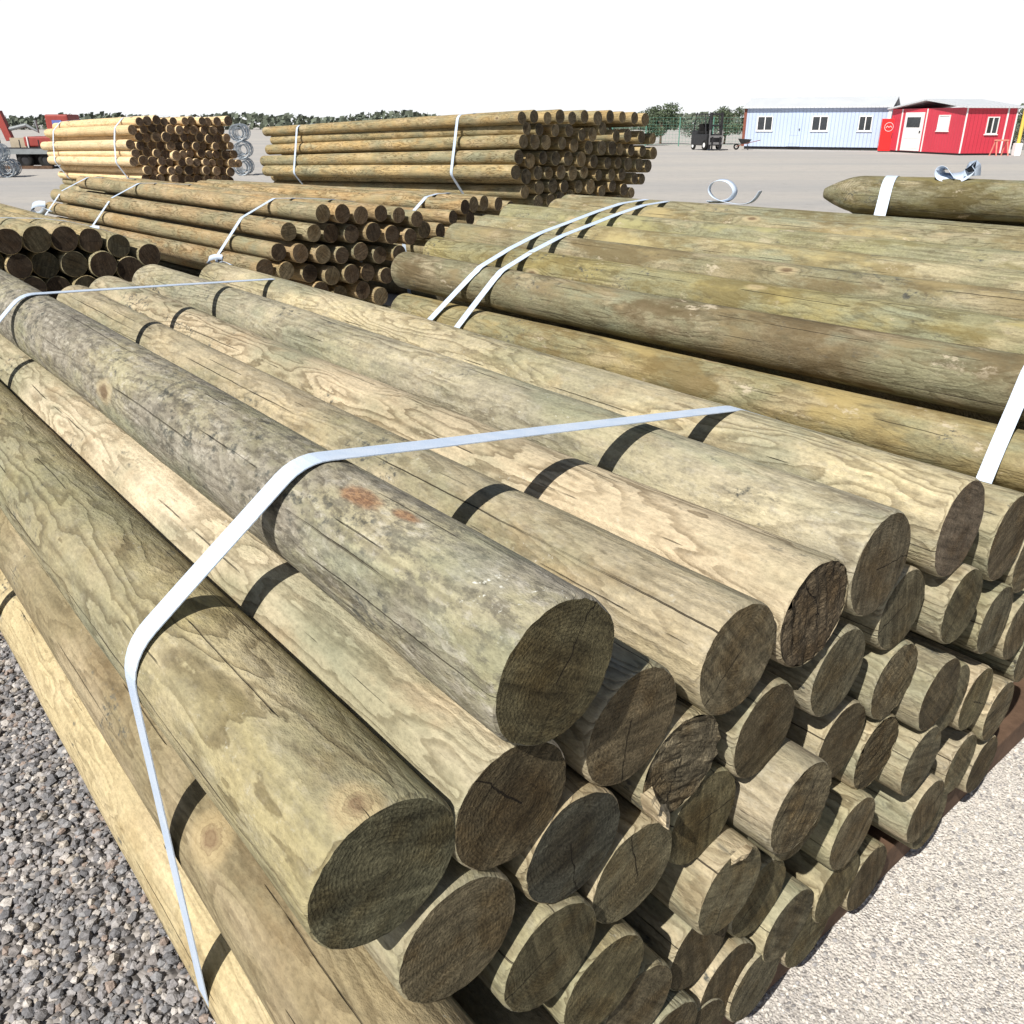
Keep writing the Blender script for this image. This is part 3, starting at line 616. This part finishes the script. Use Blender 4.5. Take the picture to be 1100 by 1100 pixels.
strap(up, -44., 12.9, .05, 'white strap near the far end of the tall tan stack', pitch=radians(1.9), w0=8.0, group=GS)
E = [(5.975,1.617,13.789,0.063),(6.105,1.630,13.774,0.068),(6.263,1.641,13.832,0.067),(6.386,1.615,13.861,0.059),(6.526,1.623,13.846,0.059),(6.701,1.623,13.777,0.059),(6.835,1.630,13.925,0.065),(6.973,1.626,13.804,0.060),(7.109,1.614,13.949,0.068),(7.249,1.621,13.839,0.067),(7.421,1.630,13.769,0.074),(5.870,1.506,13.817,0.072),(6.034,1.509,13.783,0.060),(6.187,1.529,13.923,0.063),(6.311,1.524,13.876,0.061),(6.459,1.511,13.834,0.068),(6.593,1.500,13.772,0.067),(6.718,1.506,13.800,0.059),(6.846,1.498,13.845,0.069),(7.017,1.495,13.876,0.063),(7.159,1.492,13.819,0.065),(7.314,1.501,13.899,0.071),(5.962,1.411,13.874,0.062),(6.088,1.396,13.934,0.066),(6.224,1.404,13.817,0.070),(6.367,1.404,13.783,0.074),(6.517,1.392,13.911,0.065),(6.659,1.393,13.857,0.060),(6.793,1.382,13.893,0.059),(6.933,1.392,13.874,0.070),(7.077,1.370,13.822,0.072),(7.218,1.371,13.878,0.069),(7.379,1.380,13.851,0.067),(5.827,1.306,13.948,0.071),(5.962,1.286,13.892,0.066),(6.150,1.289,13.900,0.059),(6.287,1.284,13.958,0.068),(6.425,1.275,13.816,0.071),(6.559,1.271,13.893,0.064),(6.683,1.276,13.852,0.058),(6.828,1.268,13.783,0.061),(6.975,1.270,13.913,0.059),(7.151,1.261,13.809,0.060),(7.301,1.264,13.934,0.064),(7.429,1.263,13.849,0.059),(5.882,1.181,13.936,0.067),(6.061,1.196,13.932,0.071),(6.193,1.177,13.842,0.062),(6.336,1.163,13.936,0.064),(6.469,1.139,13.789,0.073),(6.603,1.154,13.806,0.061),(6.725,1.162,13.856,0.062),(6.903,1.165,13.812,0.067),(7.043,1.145,13.843,0.058),(7.164,1.138,13.873,0.064),(7.334,1.132,13.897,0.073),(7.484,1.133,13.883,0.066),(5.802,1.072,13.770,0.069),(5.976,1.082,13.915,0.072),(6.118,1.067,13.919,0.072),(6.253,1.067,13.839,0.064),(6.376,1.046,13.886,0.060),(6.551,1.038,13.773,0.059),(6.670,1.052,13.792,0.061),(6.793,1.030,13.770,0.063),(6.958,1.035,13.790,0.058),(7.074,1.015,13.832,0.060),(7.232,1.021,13.934,0.058),(7.401,1.008,13.789,0.068),(7.531,0.998,13.829,0.062),(5.977,0.947,13.784,0.064),(6.110,0.926,13.958,0.072),(6.246,0.939,13.856,0.065),(6.370,0.927,13.780,0.059),(6.492,0.933,13.812,0.063),(6.652,0.922,13.792,0.071),(6.807,0.909,13.949,0.058),(6.931,0.913,13.789,0.066),(7.114,0.896,13.765,0.067),(7.250,0.898,13.955,0.066),(7.385,0.871,13.899,0.072),(5.946,0.826,13.833,0.062),(6.076,0.798,13.914,0.061),(6.202,0.816,13.915,0.067),(6.389,0.805,13.804,0.063),(6.524,0.802,13.956,0.071),(6.664,0.779,13.921,0.072),(6.806,0.780,13.907,0.071),(6.961,0.779,13.863,0.062),(7.093,0.768,13.765,0.064),(7.238,0.774,13.815,0.058),(7.373,0.738,13.898,0.062)]
under(-45., 3.55, 5.95, 7.4, .07, .7, .066, 13.85)
circE = bundle(E, -45., 3.55, 1000, 'pale yellow bundle far left', 'posts of the pale yellow bundle', [(.80, .60, .34), (.77, .57, .32), (.82, .63, .38)], [(.13, .093, .068), (.105, .077, .056), (.155, .113, .08), (.21, .15, .10)], slope=.02, pitch=1.2, grey=0, mat=M_FRESH)
upE = [c for c in circE if c[1] > .72]
strap(upE, -45., 14.3, .05, 'faint pale strap near the ends of the yellow bundle', pitch=radians(1.2), w0=13.85, group=GS)
strap(upE, -45., 16.9, .05, 'faint pale strap near the far end of the yellow bundle', pitch=radians(1.2), w0=13.85, group=GS)
# pile behind the right bundle, posts with pencil points
AZF = -54.; dF, uF = frame(AZF); GF = 'pointed posts behind the right bundle'
FL = [(6.50, 1.15, 'mossy pointed post on top of the pile behind the right bundle'), (6.74, 1.08, 'pointed post beside the mossy top one, away from the camera')]
FH = [(6.42+j*.25-(k % 2)*.12, z) for k, z in enumerate((.88, .63, .38, .14)) for j in range(4)]
extra_posts += [(uF*u+dF*-2.2+Vector((0, 0, z)), dF, .122, 4.1) for u, z in FH]
circF = []
for i, (u, z, lab) in enumerate(FL):
    rng = random.Random(i+70)
    post(.122, 4.2, 1300+i, uF*u+dF*(-2.2+(rng.uniform(-.12, .05) if i else 0))+Vector((0, 0, z)), dF, lab, GF, (.16, .135, .055), None, .2, mat=M_OLIVE, hi=i < 2, tip=.27, lump=1.6)
    circF.append((u, z, .122))
circF += [(u, z, .122) for u, z in FH]
strap(circF, AZF, 1.56, .075, 'white strap round the pointed posts behind the right bundle', group=GS)
def PF(u, w_, z): return uF*u+dF*w_+Vector((0, 0, z))
ribbon('strap_tail', [PF(6.5, 1.17, 1.275), PF(6.5, 1.20, 1.30), PF(6.5, 1.24, 1.34), PF(6.5, 1.28, 1.33), PF(6.5, 1.27, 1.28), PF(6.5, 1.20, 1.275), PF(6.5, 1.14, 1.28), PF(6.5, 1.10, 1.31), PF(6.5, 1.085, 1.36), PF(6.5, 1.08, 1.29)], .12, uF, 'white strap tail bunched like a bow on the pointed posts', twist=.8)
dC, uC = frame(-44.)
def tailC(w_, z, lab, s=1.):
    u = min(a-r for a, b, r in circC if abs(b-z) < r*.8)+.0
    p = lambda a, b, c: uC*(u+a*s)+dC*(w_+b*s)+Vector((0, 0, z+c*s))
    ribbon('strap_tail', [p(.0, .0, .02), p(-.05, .06, .03), p(-.09, .17, .0), p(-.07, .24, -.05), p(-.03, .14, -.09), p(-.03, -.04, -.04), p(-.06, -.16, .0), p(-.03, -.27, -.03)], .06*s, (0, 0, 1), lab, twist=1.4, group='loose strap tails of the brown bundle')
tailC(11.3, .72, 'knotted white strap tail at the far end of the brown bundle', 1.1)
tailC(9.35, .62, 'looped white strap tail at the middle strap of the brown bundle', .8)
tailC(6.75, .60, 'hooked white strap tail at the near strap of the brown bundle', .7)

# posts the photo shows nothing of, carrying the visible ones: one mass
V = []; F = []
tmp, _r = post_mesh(1., 1., 77, 18, 5); tv = [v.co.copy() for v in tmp.vertices]; tf = [tuple(p.vertices) for p in tmp.polygons]; tf.append(tuple(range(17, -1, -1)))
for p, d, r, L in extra_posts:
    q = d.to_track_quat('Z', 'Y').to_matrix(); n0 = len(V)
    V += [tuple(p+q @ Vector((v.x*r, v.y*r, v.z*L))) for v in tv]; F += [tuple(i+n0 for i in f) for f in tf]
me = bpy.data.meshes.new('stacked_posts'); me.from_pydata(V, [], F); me.update()
o = link('stacked_posts', me, M_WOOD); o.color = (.38, .31, .18, .1); tag(o, 'mass of inner and lower posts carrying the visible posts of the bundles', 'logs', kind='stuff')

# ------------------------------------------------------------------ splinters on broken posts
def splinter(owner, ang0, ang1, r, length, seed):
    rng = random.Random(seed); bm = bmesh.new(); n = 12; rows_ = []
    for i in range(n+1):
        a = ang0+(ang1-ang0)*i/n; k = sin(pi*(i+.6)/(n+1.2))
        l = length*(.35+.65*k)*rng.uniform(.7, 1.1)
        rows_.append([bm.verts.new((rr*cos(a), rr*sin(a), z)) for rr, z in ((r*.99, .004), (r*.99, -l), (r*.84, -l*.75), (r*.70, .004))])
    for A_, B_ in zip(rows_, rows_[1:]):
        for j in range(4): bm.faces.new((A_[j], A_[(j+1) % 4], B_[(j+1) % 4], B_[j]))
    bm.faces.new(rows_[0]); bm.faces.new(rows_[-1][::-1]); bmesh.ops.recalc_face_normals(bm, faces=bm.faces)
    me = bpy.data.meshes.new('splinter'); bm.to_mesh(me); bm.free()
    s = link('splinter', me, M_WOOD, [c for c in owner.children if c.name.startswith('shaft')][0]); s.color = (.62, .50, .33, 0)
by_label = {o.get('label'): o for o in col.objects if o.get('label')}
def local_angle(o, du, dz):
    v = o.rotation_quaternion.inverted() @ (uA*du+Vector((0, 0, dz))); return atan2(v.y, v.x)
o = by_label['post with a splintered broken end under the wavy grained post']; a = local_angle(o, -1, -.75); splinter(o, a-.5, a+.6, .078, .035, 3)
o = by_label['post end with a pale lit flank and reddish torn rim at bottom centre']; a = local_angle(o, .15, 1); splinter(o, a-.3, a+.3, .078, .012, 6)

# ------------------------------------------------------------------ sheds
M_WHITE = plain('white_paint', (.80, .80, .79), .5, .4, 0, .03)
M_GLASS = plain('window_glass', (.03, .035, .04), .08, .6, 0, .2)
M_DARK = plain('dark_steel', (.035, .035, .038), .5, .4, .3, .2)
M_BLACK = plain('black_rubber', (.018, .018, .018), .85, .2, 0, .2)
M_BROWN = plain('brown_corner', (.22, .075, .05), .6, .3)
def siding(name, c, axis_sum=True):
    t = NT(name); X = t.xyz(t.co); s = t.math('FRACT', t.math('MULTIPLY', t.math('ADD', X[0], X[1]), 1/.23))
    rib = t.math('MULTIPLY', t.ss(s, .0, .08), t.ss(s, .18, .10, 0., 1.))
    n = t.noise(t.co, .8, 4, .6)
    cc = t.mix(t.ss(n, .3, .7), rgb(*[x*.93 for x in c]), rgb(*c)); t.bump(rib, .02); return t.out(cc, .45, .4)
M_BLUE = siding('pale_blue_siding', (.48, .57, .75)); M_RED = siding('red_siding', (.60, .045, .075))
M_ROOF = siding('light_metal_roof', (.62, .65, .68))
def window(parent, x0, x1, z0, z1, y, panes=2, M=None, blind=False):
    t = .05; b = MB()
    b.box(x0, x1, y-.05, y, z1-t, z1).box(x0, x1, y-.05, y, z0, z0+t).box(x0, x0+t, y-.05, y, z0+t, z1-t).box(x1-t, x1, y-.05, y, z0+t, z1-t)
    if panes > 1: b.box((x0+x1)/2-.03, (x0+x1)/2+.03, y-.045, y, z0+t, z1-t)
    b.box(x0-.06, x1+.06, y-.07, y, z0-.05, z0)
    if M is not None:
        for v in b.bm.verts: v.co = M @ v.co
    f = b.build('window', M_WHITE, parent)
    g = MB().box(x0+t, x1-t, y-.02, y-.006, z0+t, z1-t)
    if M is not None:
        for v in g.bm.verts: v.co = M @ v.co
    g.build('pane', M_WHITE if blind else M_GLASS, f); return f
def door(parent, x0, x1, z0, z1, y, mat, M=None, glass=True):
    b = MB().box(x0, x1, y-.05, y, z0, z1, .01)
    for k in range(2): b.box(x0+.12, x1-.12, y-.062, y-.05, z0+.15+k*.5, z0+.55+k*.5)
    h_ = MB().box(x1-.16, x1-.10, y-.11, y-.05, z0+.95, z0+1.07, .01); g = MB().box(x0+.25, x1-.25, y-.062, y-.051, z0+1.25, z1-.25)
    for q in (b, h_, g):
        if M is not None:
            for v in q.bm.verts: v.co = M @ v.co
    d_ = b.build('door', mat, parent); h_.build('handle', M_DARK, d_)
    if glass: g.build('pane', M_GLASS, d_)
    else: g.bm.free()
    return d_
LB = 8.98
bs = empty('storage_shed', (15.5, 62.74, 0), atan2(-4.23, 7.93), label='pale blue portable shed with small white framed windows beside the red shed', cat='shed')
MB().box(0, LB, 0, 3.6, .18, 2.5).build('wall', M_BLUE, bs)
MB().prism([(-.25, 2.47), (1.8, 3.05), (3.85, 2.47), (3.85, 2.55), (1.8, 3.13), (-.25, 2.55)], -.15, LB+.15).build('roof', M_ROOF, bs)
b = MB()
for yy in (.1, 1.6, 3.3): b.box(.1, LB-.1, yy, yy+.2, 0.001, .177)
b.build('skid', M_DARK, bs)
for x in (.02, LB-.02): MB().box(x-.09, x+.09, -.03, -.001, .18, 2.45).build('corner_trim', M_BROWN if x < 1 else M_WHITE, bs)
window(bs, .85, 1.85, 1.13, 2.0, 0); window(bs, 4.35, 5.35, 1.13, 2.0, 0); window(bs, 7.2, 8.0, 1.13, 2.0, 0)
door(bs, 2.9, 3.75, .2, 2.2, 0, M_BLUE, glass=False)
rs = empty('storage_shed', (24.1, 50.05, 0), atan2(.195, .98), label='bright red shed with a white door and white corner boards', cat='shed')
MB().box(0, 3.05, 0, 6.7, .1, 2.35).build('wall', M_RED, rs)
MB().prism([(-.2, 2.32), (3.35, 2.75), (6.9, 2.32), (6.9, 2.40), (3.35, 2.83), (-.2, 2.40)], -.25, 3.3).build('roof', M_ROOF, rs)
MB().box(.05, 3.0, .05, 6.65, 0.001, .097).build('skid', M_DARK, rs)
ML = Matrix(((0, 1, 0, 0), (-1, 0, 0, 6.7), (0, 0, 1, 0), (0, 0, 0, 1)))   # left wall: local x runs back to front
def lw(t): return 6.7-t
door(rs, lw(5.30), lw(3.55), .12, 2.15, 0, M_WHITE, ML)
window(rs, lw(2.24), lw(1.28), 1.2, 2.0, 0, 1, ML, blind=True)
window(rs, 1.30, 2.0, 1.05, 1.9, 0)
for (x, y, sx, sy) in ((-.03, -.03, .06, .05), (-.03, 5.62, .028, .10), (-.03, 3.30, .028, .08), (2.42, -.03, .09, .028), (2.99, -.03, .07, .07)):
    MB().box(x, x+sx, y, y+sy, .1, 2.33).build('trim_board', M_WHITE, rs)
# red drinks machine between the sheds
vm = empty('vending_machine', (22.62, 56.4, 0), radians(-18), label='red drinks machine with a round white mark between the two sheds', cat='vending machine')
M_VRED = plain('enamel_red', (.72, .02, .02), .3, .5, 0, .04)
MB().box(-.42, .42, 0, .75, .05, 1.83, .02).build('cabinet', M_VRED, vm)
MB().box(-.38, .38, .02, .7, 0.001, .05).build('base', M_DARK, vm)
b = MB().torus((0, -.012, 1.38), (0, 1, 0), .24, .012)
b.tube([(-.16, -.012, 1.33), (-.08, -.012, 1.43), (0, -.012, 1.35), (.08, -.012, 1.43), (.16, -.012, 1.35)], .018, 8)
b.build('round_mark', M_WHITE, vm)
MB().box(.22, .36, -.012, 0, .75, 1.05).build('coin_panel', M_DARK, vm)
# pink trestle, yellow post with white block
tr = empty('trestle', (25.9, 49.4, 0), .2, label='salmon pink wooden trestle against the red shed wall', cat='trestle')
M_PINK = plain('salmon_paint', (.66, .26, .20), .6, .3)
MB().box(-.38, .38, -.10, .10, .72, .80, .01).build('top_beam', M_PINK, tr)
for sx in (-1, 1):
    for sy in (-1, 1): MB().tube([(sx*.32, sy*.05, .72), (sx*.36, sy*.26, .0)], .035, 6).build('leg', M_PINK, tr)
yp = empty('barrier_post', (26.75, 49.3, 0), 0, label='yellow post standing in a white block right of the red shed', cat='post')
MB().tube([(0, 0, .4), (0, 0, 2.6)], .09, 14).build('pole', plain('safety_yellow', (.72, .52, .10), .5, .4), yp)
MB().box(-.17, .17, -.17, .17, 0.001, .62, .03).build('block', M_WHITE, yp)

# ------------------------------------------------------------------ forklift
fk = empty('forklift', (12.55, 60.3, 0), radians(18), label='black forklift parked in front of the fence and bushes', cat='forklift')
body = MB().box(-.55, .55, -.9, .9, .28, .95, .05).box(-.5, .5, .45, 1.15, .3, 1.15, .08)
body.build('body', M_DARK, fk)
MB().box(-.35, .35, -.1, .45, .95, 1.12, .04).box(-.35, .35, .38, .5, 1.1, 1.55, .04).build('seat', M_BLACK, fk)
g = MB()
for sx in (-.5, .5):
    g.tube([(sx, -.75, .95), (sx, -.45, 2.1)], .035, 8).tube([(sx, .85, 1.1), (sx, .65, 2.1)], .035, 8)
g.box(-.55, .55, -.5, .7, 2.08, 2.14)
g.build('overhead_guard', M_DARK, fk)
mst = MB()
for sx in (-.38, .38): mst.box(sx-.06, sx+.06, -1.12, -.98, .08, 2.2)
mst.box(-.38, .38, -1.08, -1.0, 1.4, 1.5).box(-.38, .38, -1.08, -1.0, 2.05, 2.15); mst.build('mast', M_DARK, fk)
MB().box(-.48, .48, -1.19, -1.14, .35, .48).box(-.48, .48, -1.19, -1.14, .75, .88).box(-.48, -.42, -1.18, -1.14, .35, 1.2).box(.42, .48, -1.18, -1.14, .35, 1.2).build('carriage', plain('worn_steel', (.30, .30, .30), .5, .5, .6), fk)
for sx in (-.28, .28): MB().box(sx-.05, sx+.05, -2.2, -1.19, .06, .10).box(sx-.05, sx+.05, -1.24, -1.20, .10, .8).build('fork', M_DARK, fk)
MB().torus((0, -.35, 1.28), (0, .7, .7), .17, .018, 20, 6).tube([(0, -.35, 1.28), (0, -.6, .95)], .02, 6).build('steering_wheel', M_BLACK, fk)
for (x, y, r) in ((-.5, -.72, .31), (.5, -.72, .31), (-.47, .8, .25), (.47, .8, .25)):
    wl = MB().torus((x, y, r), (1, 0, 0), r*.68, r*.32, 24, 8).build('wheel', M_BLACK, fk, True)
    MB().tube([(x-.07, y, r), (x+.07, y, r)], r*.5, 14).build('rim', M_WHITE, wl)
# wheelbarrow
wb = empty('wheelbarrow', (15.15, 60.6, 0), radians(70), label='small dark wheelbarrow left of the blue shed corner', cat='wheelbarrow')
b = MB(); q = [[(-.3, -.35, .62), (.3, -.35, .62), (.3, .45, .66), (-.3, .45, .66)], [(-.2, -.2, .36), (.2, -.2, .36), (.2, .25, .36), (-.2, .25, .36)]]
vv = [[b.bm.verts.new(p) for p in r_] for r_ in q]
for j in range(4): b.bm.faces.new((vv[0][j], vv[0][(j+1) % 4], vv[1][(j+1) % 4], vv[1][j]))
b.bm.faces.new(vv[1]); tray = b.build('tray', M_DARK, wb); md = tray.modifiers.new('thick', 'SOLIDIFY'); md.thickness = .02
MB().torus((0, .55, .19), (1, 0, 0), .14, .05, 20, 8).build('wheel', M_BLACK, wb)
for sx in (-.18, .18):
    MB().tube([(sx*.3, .55, .19), (sx, .2, .33), (sx*1.5, -.9, .58)], .02, 6).build('handle', M_BROWN, wb)
    MB().tube([(sx, -.15, .34), (sx*1.2, -.2, .0)], .018, 6).build('leg', M_DARK, wb)

# ------------------------------------------------------------------ fence and trees behind
M_GREEN = plain('green_fence_paint', (.10, .26, .20), .5, .4)
fe = empty('mesh_fence', (5, 70, 0), 0, label='green wire mesh fence behind the forklift and sheds', cat='fence')
for i in range(14): MB().tube([(i*2.5, 0, 0), (i*2.5, 0, 2.0)], .04, 8).build('fence_post', M_GREEN, fe)
b = MB()
for k in range(9): b.tube([(0, 0, .12+k*.23), (32.5, 0, .12+k*.23)], .008, 4)
for k in range(int(32.5/.25)): b.tube([(k*.25, .012, .12), (k*.25, .012, 1.96)], .006, 4)
b.build('wire_panel', M_GREEN, fe)
def leaf_mat(c, name):
    t = NT(name); g = t.t.nodes.new('ShaderNodeNewGeometry').outputs['Random Per Island']
    cc = t.mix(t.ss(g, 0, 1), rgb(*[x*.55 for x in c]), rgb(*[x*1.35 for x in c])); return t.out(cc, .7, .3)
M_LEAF = [leaf_mat((.10, .13, .075), 'leaf_green_hazed'), leaf_mat((.115, .135, .10), 'leaf_grey_green_hazed')]  # leaf tones lightened, distance haze put into the colour
M_BARK = plain('bark', (.12, .09, .065), .9, .2, 0, .3, 8, .02)
def make_tree(seed, H, R, mat, n=3200):
    rng = random.Random(seed); root = bpy.data.objects.new('tree', None); col.objects.link(root)
    b = MB().tube([(0, 0, 0), (.05*H*rng.uniform(-1, 1), .03*H, H*.35), (.04*H, .02*H, H*.8)], .05*H*.6, 9, True, .02)
    blobs = []
    for k in range(9):
        a = rng.uniform(0, 2*pi); z = rng.uniform(.28, .85)*H; q = R*rng.uniform(.25, .75)*(1.1-abs(z/H-.5))
        p = Vector((q*cos(a), q*sin(a), z)); blobs.append((p, R*rng.uniform(.28, .5)))
        b.tube([(.03*H*rng.uniform(-1, 1), .0, z*.55), p*.6+Vector((0, 0, z*.3)), p], .018*H, 6, True, .008)
    b.build('trunk', M_BARK, root)
    bm = bmesh.new()
    for i in range(n):
        p, rr = rng.choice(blobs); v = Vector((rng.gauss(0, 1), rng.gauss(0, 1), rng.gauss(0, 1))).normalized()*rr*rng.random()**.4
        c = p+Vector((v.x, v.y, v.z*.8)); s = rng.uniform(.06, .13)*H/4
        a = Vector((rng.gauss(0, 1), rng.gauss(0, 1), rng.gauss(0, 1))).normalized(); e = a.orthogonal().normalized()*s; f_ = a.cross(e)
        bm.faces.new([bm.verts.new(c+e), bm.verts.new(c+f_*.6), bm.verts.new(c-e), bm.verts.new(c-f_*.6)])
    me = bpy.data.meshes.new('crown'); bm.to_mesh(me); bm.free(); link('crown', me, mat, root); return root
protos = [make_tree(1, 3.6, 2.2, M_LEAF[0]), make_tree(2, 3.0, 2.0, M_LEAF[1]), make_tree(3, 4.2, 2.3, M_LEAF[0])]
TL = [(10.6, 73, 0, .9, 'rounded green bush behind the fence left of the forklift'), (14.6, 75, 1, 1., 'grey green bush behind the fence right of the forklift'), (12.4, 78, 2, 1., 'taller tree showing above the forklift'),
      (17.5, 77, 0, 1.05, 'green tree rising behind the left end of the blue shed'), (8.2, 79, 1, 1., 'bush just right of the tall tan stack'), (22, 80, 2, 1., 'tree behind the middle of the blue shed'), (27, 82, 0, 1.1, 'tree behind the gap between the sheds'),
      (33.2, 62, 1, .8, 'low bush right of the yellow post'), (37, 66, 2, 1., 'tree at the right edge beyond the yellow post'), (31.5, 74, 0, 1., 'tree behind the red shed')]
used = set()
for x, y, k, s, lab in TL:
    r_ = protos[k]
    if k in used:
        c_ = r_.copy(); col.objects.link(c_)
        for ch in list(r_.children):
            q = ch.copy(); col.objects.link(q); q.parent = c_
        r_ = c_
    used.add(k); r_.location = (x, y, 0); s *= .78; r_.scale = (s*1.1, s*1.1, s); r_.rotation_euler = (0, 0, x*1.7); tag(r_, lab, 'tree', 'trees beyond the yard fence')
# distant low tree belt along the horizon
bm = bmesh.new(); rng = random.Random(8)
for i in range(9000):
    x = rng.uniform(-160, 260); y = rng.uniform(235, 262); hh = 3.2+2.2*noise.noise(Vector((x*.05, 3, 1)))+1.0*noise.noise(Vector((x*.3, 1, 7)))
    c = Vector((x, y, rng.uniform(.0, 1)**.7*hh)); s = rng.uniform(.5, 1.1)
    a = Vector((rng.gauss(0, 1), rng.gauss(0, 1), rng.gauss(0, 1))).normalized(); e = a.orthogonal().normalized()*s; f_ = a.cross(e)
    bm.faces.new([bm.verts.new(c+e), bm.verts.new(c+f_*.7), bm.verts.new(c-e), bm.verts.new(c-f_*.7)])
me = bpy.data.meshes.new('distant_trees'); bm.to_mesh(me); bm.free(); tag(link('distant_trees', me, M_LEAF[1]), 'low far belt of grey green trees along the horizon', 'trees', kind='stuff')

# ------------------------------------------------------------------ trailer with red lift, wire rolls at the left
M_LRED = plain('faded_red_paint', (.30, .05, .04), .55, .4); M_GREY = plain('grey_paint', (.22, .24, .25), .5, .4); M_TAN = plain('tan_board', (.42, .36, .27), .8, .2)
M_BLUEP = plain('blue_panel', (.12, .16, .42), .5, .4)
tl = empty('flatbed_trailer', (-18.3, 36.3, 0), radians(4), label='low dark flatbed trailer on black wheels at the far left', cat='trailer')
MB().box(-1.2, 2.6, -1., 1., .60, .74, .02).build('deck', M_DARK, tl)
MB().box(-1.2, 2.6, -1.03, -1.0, .52, .70).build('side_rail', M_GREY, tl)
for x in (-.35, .42, 1.3):
    for y in (-.85, .85):
        wl = MB().torus((x, y, .30), (0, 1, 0), .2, .11, 24, 8).build('wheel', M_BLACK, tl, True); MB().tube([(x, y-.08, .3), (x, y+.08, .3)], .15, 14).build('rim', M_DARK, wl)
MB().tube([(-1.2, 0, .6), (-2.1, 0, .45)], .05, 8).build('drawbar', M_DARK, tl)
MB().box(-.75, .75, -.72, .72, .12, .515, .03).build('battery_box', M_BLACK, tl)
for k in range(6): MB().tube([(-1.1+k*.7, -.97, .74), (-1.1+k*.7, -.97, 1.02)], .022, 6).build('stake', M_DARK, tl)
lf = empty('boom_lift', (-18.3, 36.3, .745), radians(4), label='red boom lift with a grey arm sitting on the flatbed trailer', cat='lift')
MB().box(-.35, 1.3, -.7, .7, .03, .38, .05).build('chassis', M_LRED, lf)
MB().prism([(-.5, .0), (.5, .0), (.5, .22), (-.5, .34)], -.95, -.38).build('counter_plate', M_TAN, lf)
MB().box(.55, 1.4, -.6, .6, .40, 1.15, .06).build('turret', M_LRED, lf)
MB().box(.80, 1.15, -.63, -.6, .62, .95).build('side_panel', M_BLUEP, lf)
MB().tube([(-1.0, -.3, .25), (-1.25, -.3, 1.25)], .17, 4).build('mast', M_LRED, lf)
MB().tube([(-1.05, -.3, .62), (-.3, -.3, .78)], .07, 8).tube([(-.35, -.3, .80), (.10, -.3, .55), (.05, -.3, .95)], .06, 8).build('arm', M_GREY, lf)
MB().tube([(-.2, -.72, .38), (-.2, -.72, .0)], .03, 6).build('strut', M_WHITE, lf)
for x in (-.1, .95):
    for y in (-.62, .62): MB().torus((x, y, .17), (0, 1, 0), .11, .055, 20, 8).build('wheel', M_BLACK, lf)
M_WIRE = plain('galvanised_wire', (.30, .34, .38), .45, .5, .5, .25, 14)
def wire_roll(name):
    b = MB(); rng = random.Random(4)
    for k in range(9):
        b.torus((rng.uniform(-.02, .02), -.45+k*.11, .27+rng.uniform(-.01, .01)), (0, 1, 0), .25, .014, 26, 5)
    for k in range(14):
        a = 2*pi*k/14; b.tube([(.25*cos(a), -.48, .27+.25*sin(a)), (.25*cos(a+.2), .48, .27+.25*sin(a+.2))], .009, 5)
    for k in range(6): b.torus((0, -.40+k*.16, .27), (0, 1, .1), .16-.01*(k % 3), .012, 20, 5)
    return b.build('wire_roll', M_WIRE)
wr = wire_roll('wire_roll'); first = True
WR = [(-16.75, 29.6, 0, .2, 'lower galvanised wire roll at the far left edge'), (-16.3, 29.9, 0, .25, 'lower right galvanised wire roll at the far left edge'), (-16.5, 29.75, .46, .2, 'upper galvanised wire roll of the stack at the far left edge'),
      (-9.0, 31, 0, .1, 'bottom wire roll in the gap between the yellow and tan bundles'), (-8.95, 31, .52, .15, 'second wire roll up in the gap between the two tall bundles'), (-9.0, 31, 1.04, .1, 'top wire roll in the gap between the two tall bundles')]
for x, y, z, rz, lab in WR:
    o = wr if first else wr.copy()
    if not first: col.objects.link(o)
    first = False; o.location = (x, y, z+.002); o.rotation_euler = (0, 0, rz); tag(o, lab, 'wire roll', 'galvanised wire rolls')
b = MB().box(-1.1, 1.1, -.06, .06, .001, .11, .01); o = b.build('timber_bearer', M_BEAR); o.location = (-18.6, 35.2, 0); tag(o, 'dark timber lying on the ground before the trailer', 'timber')
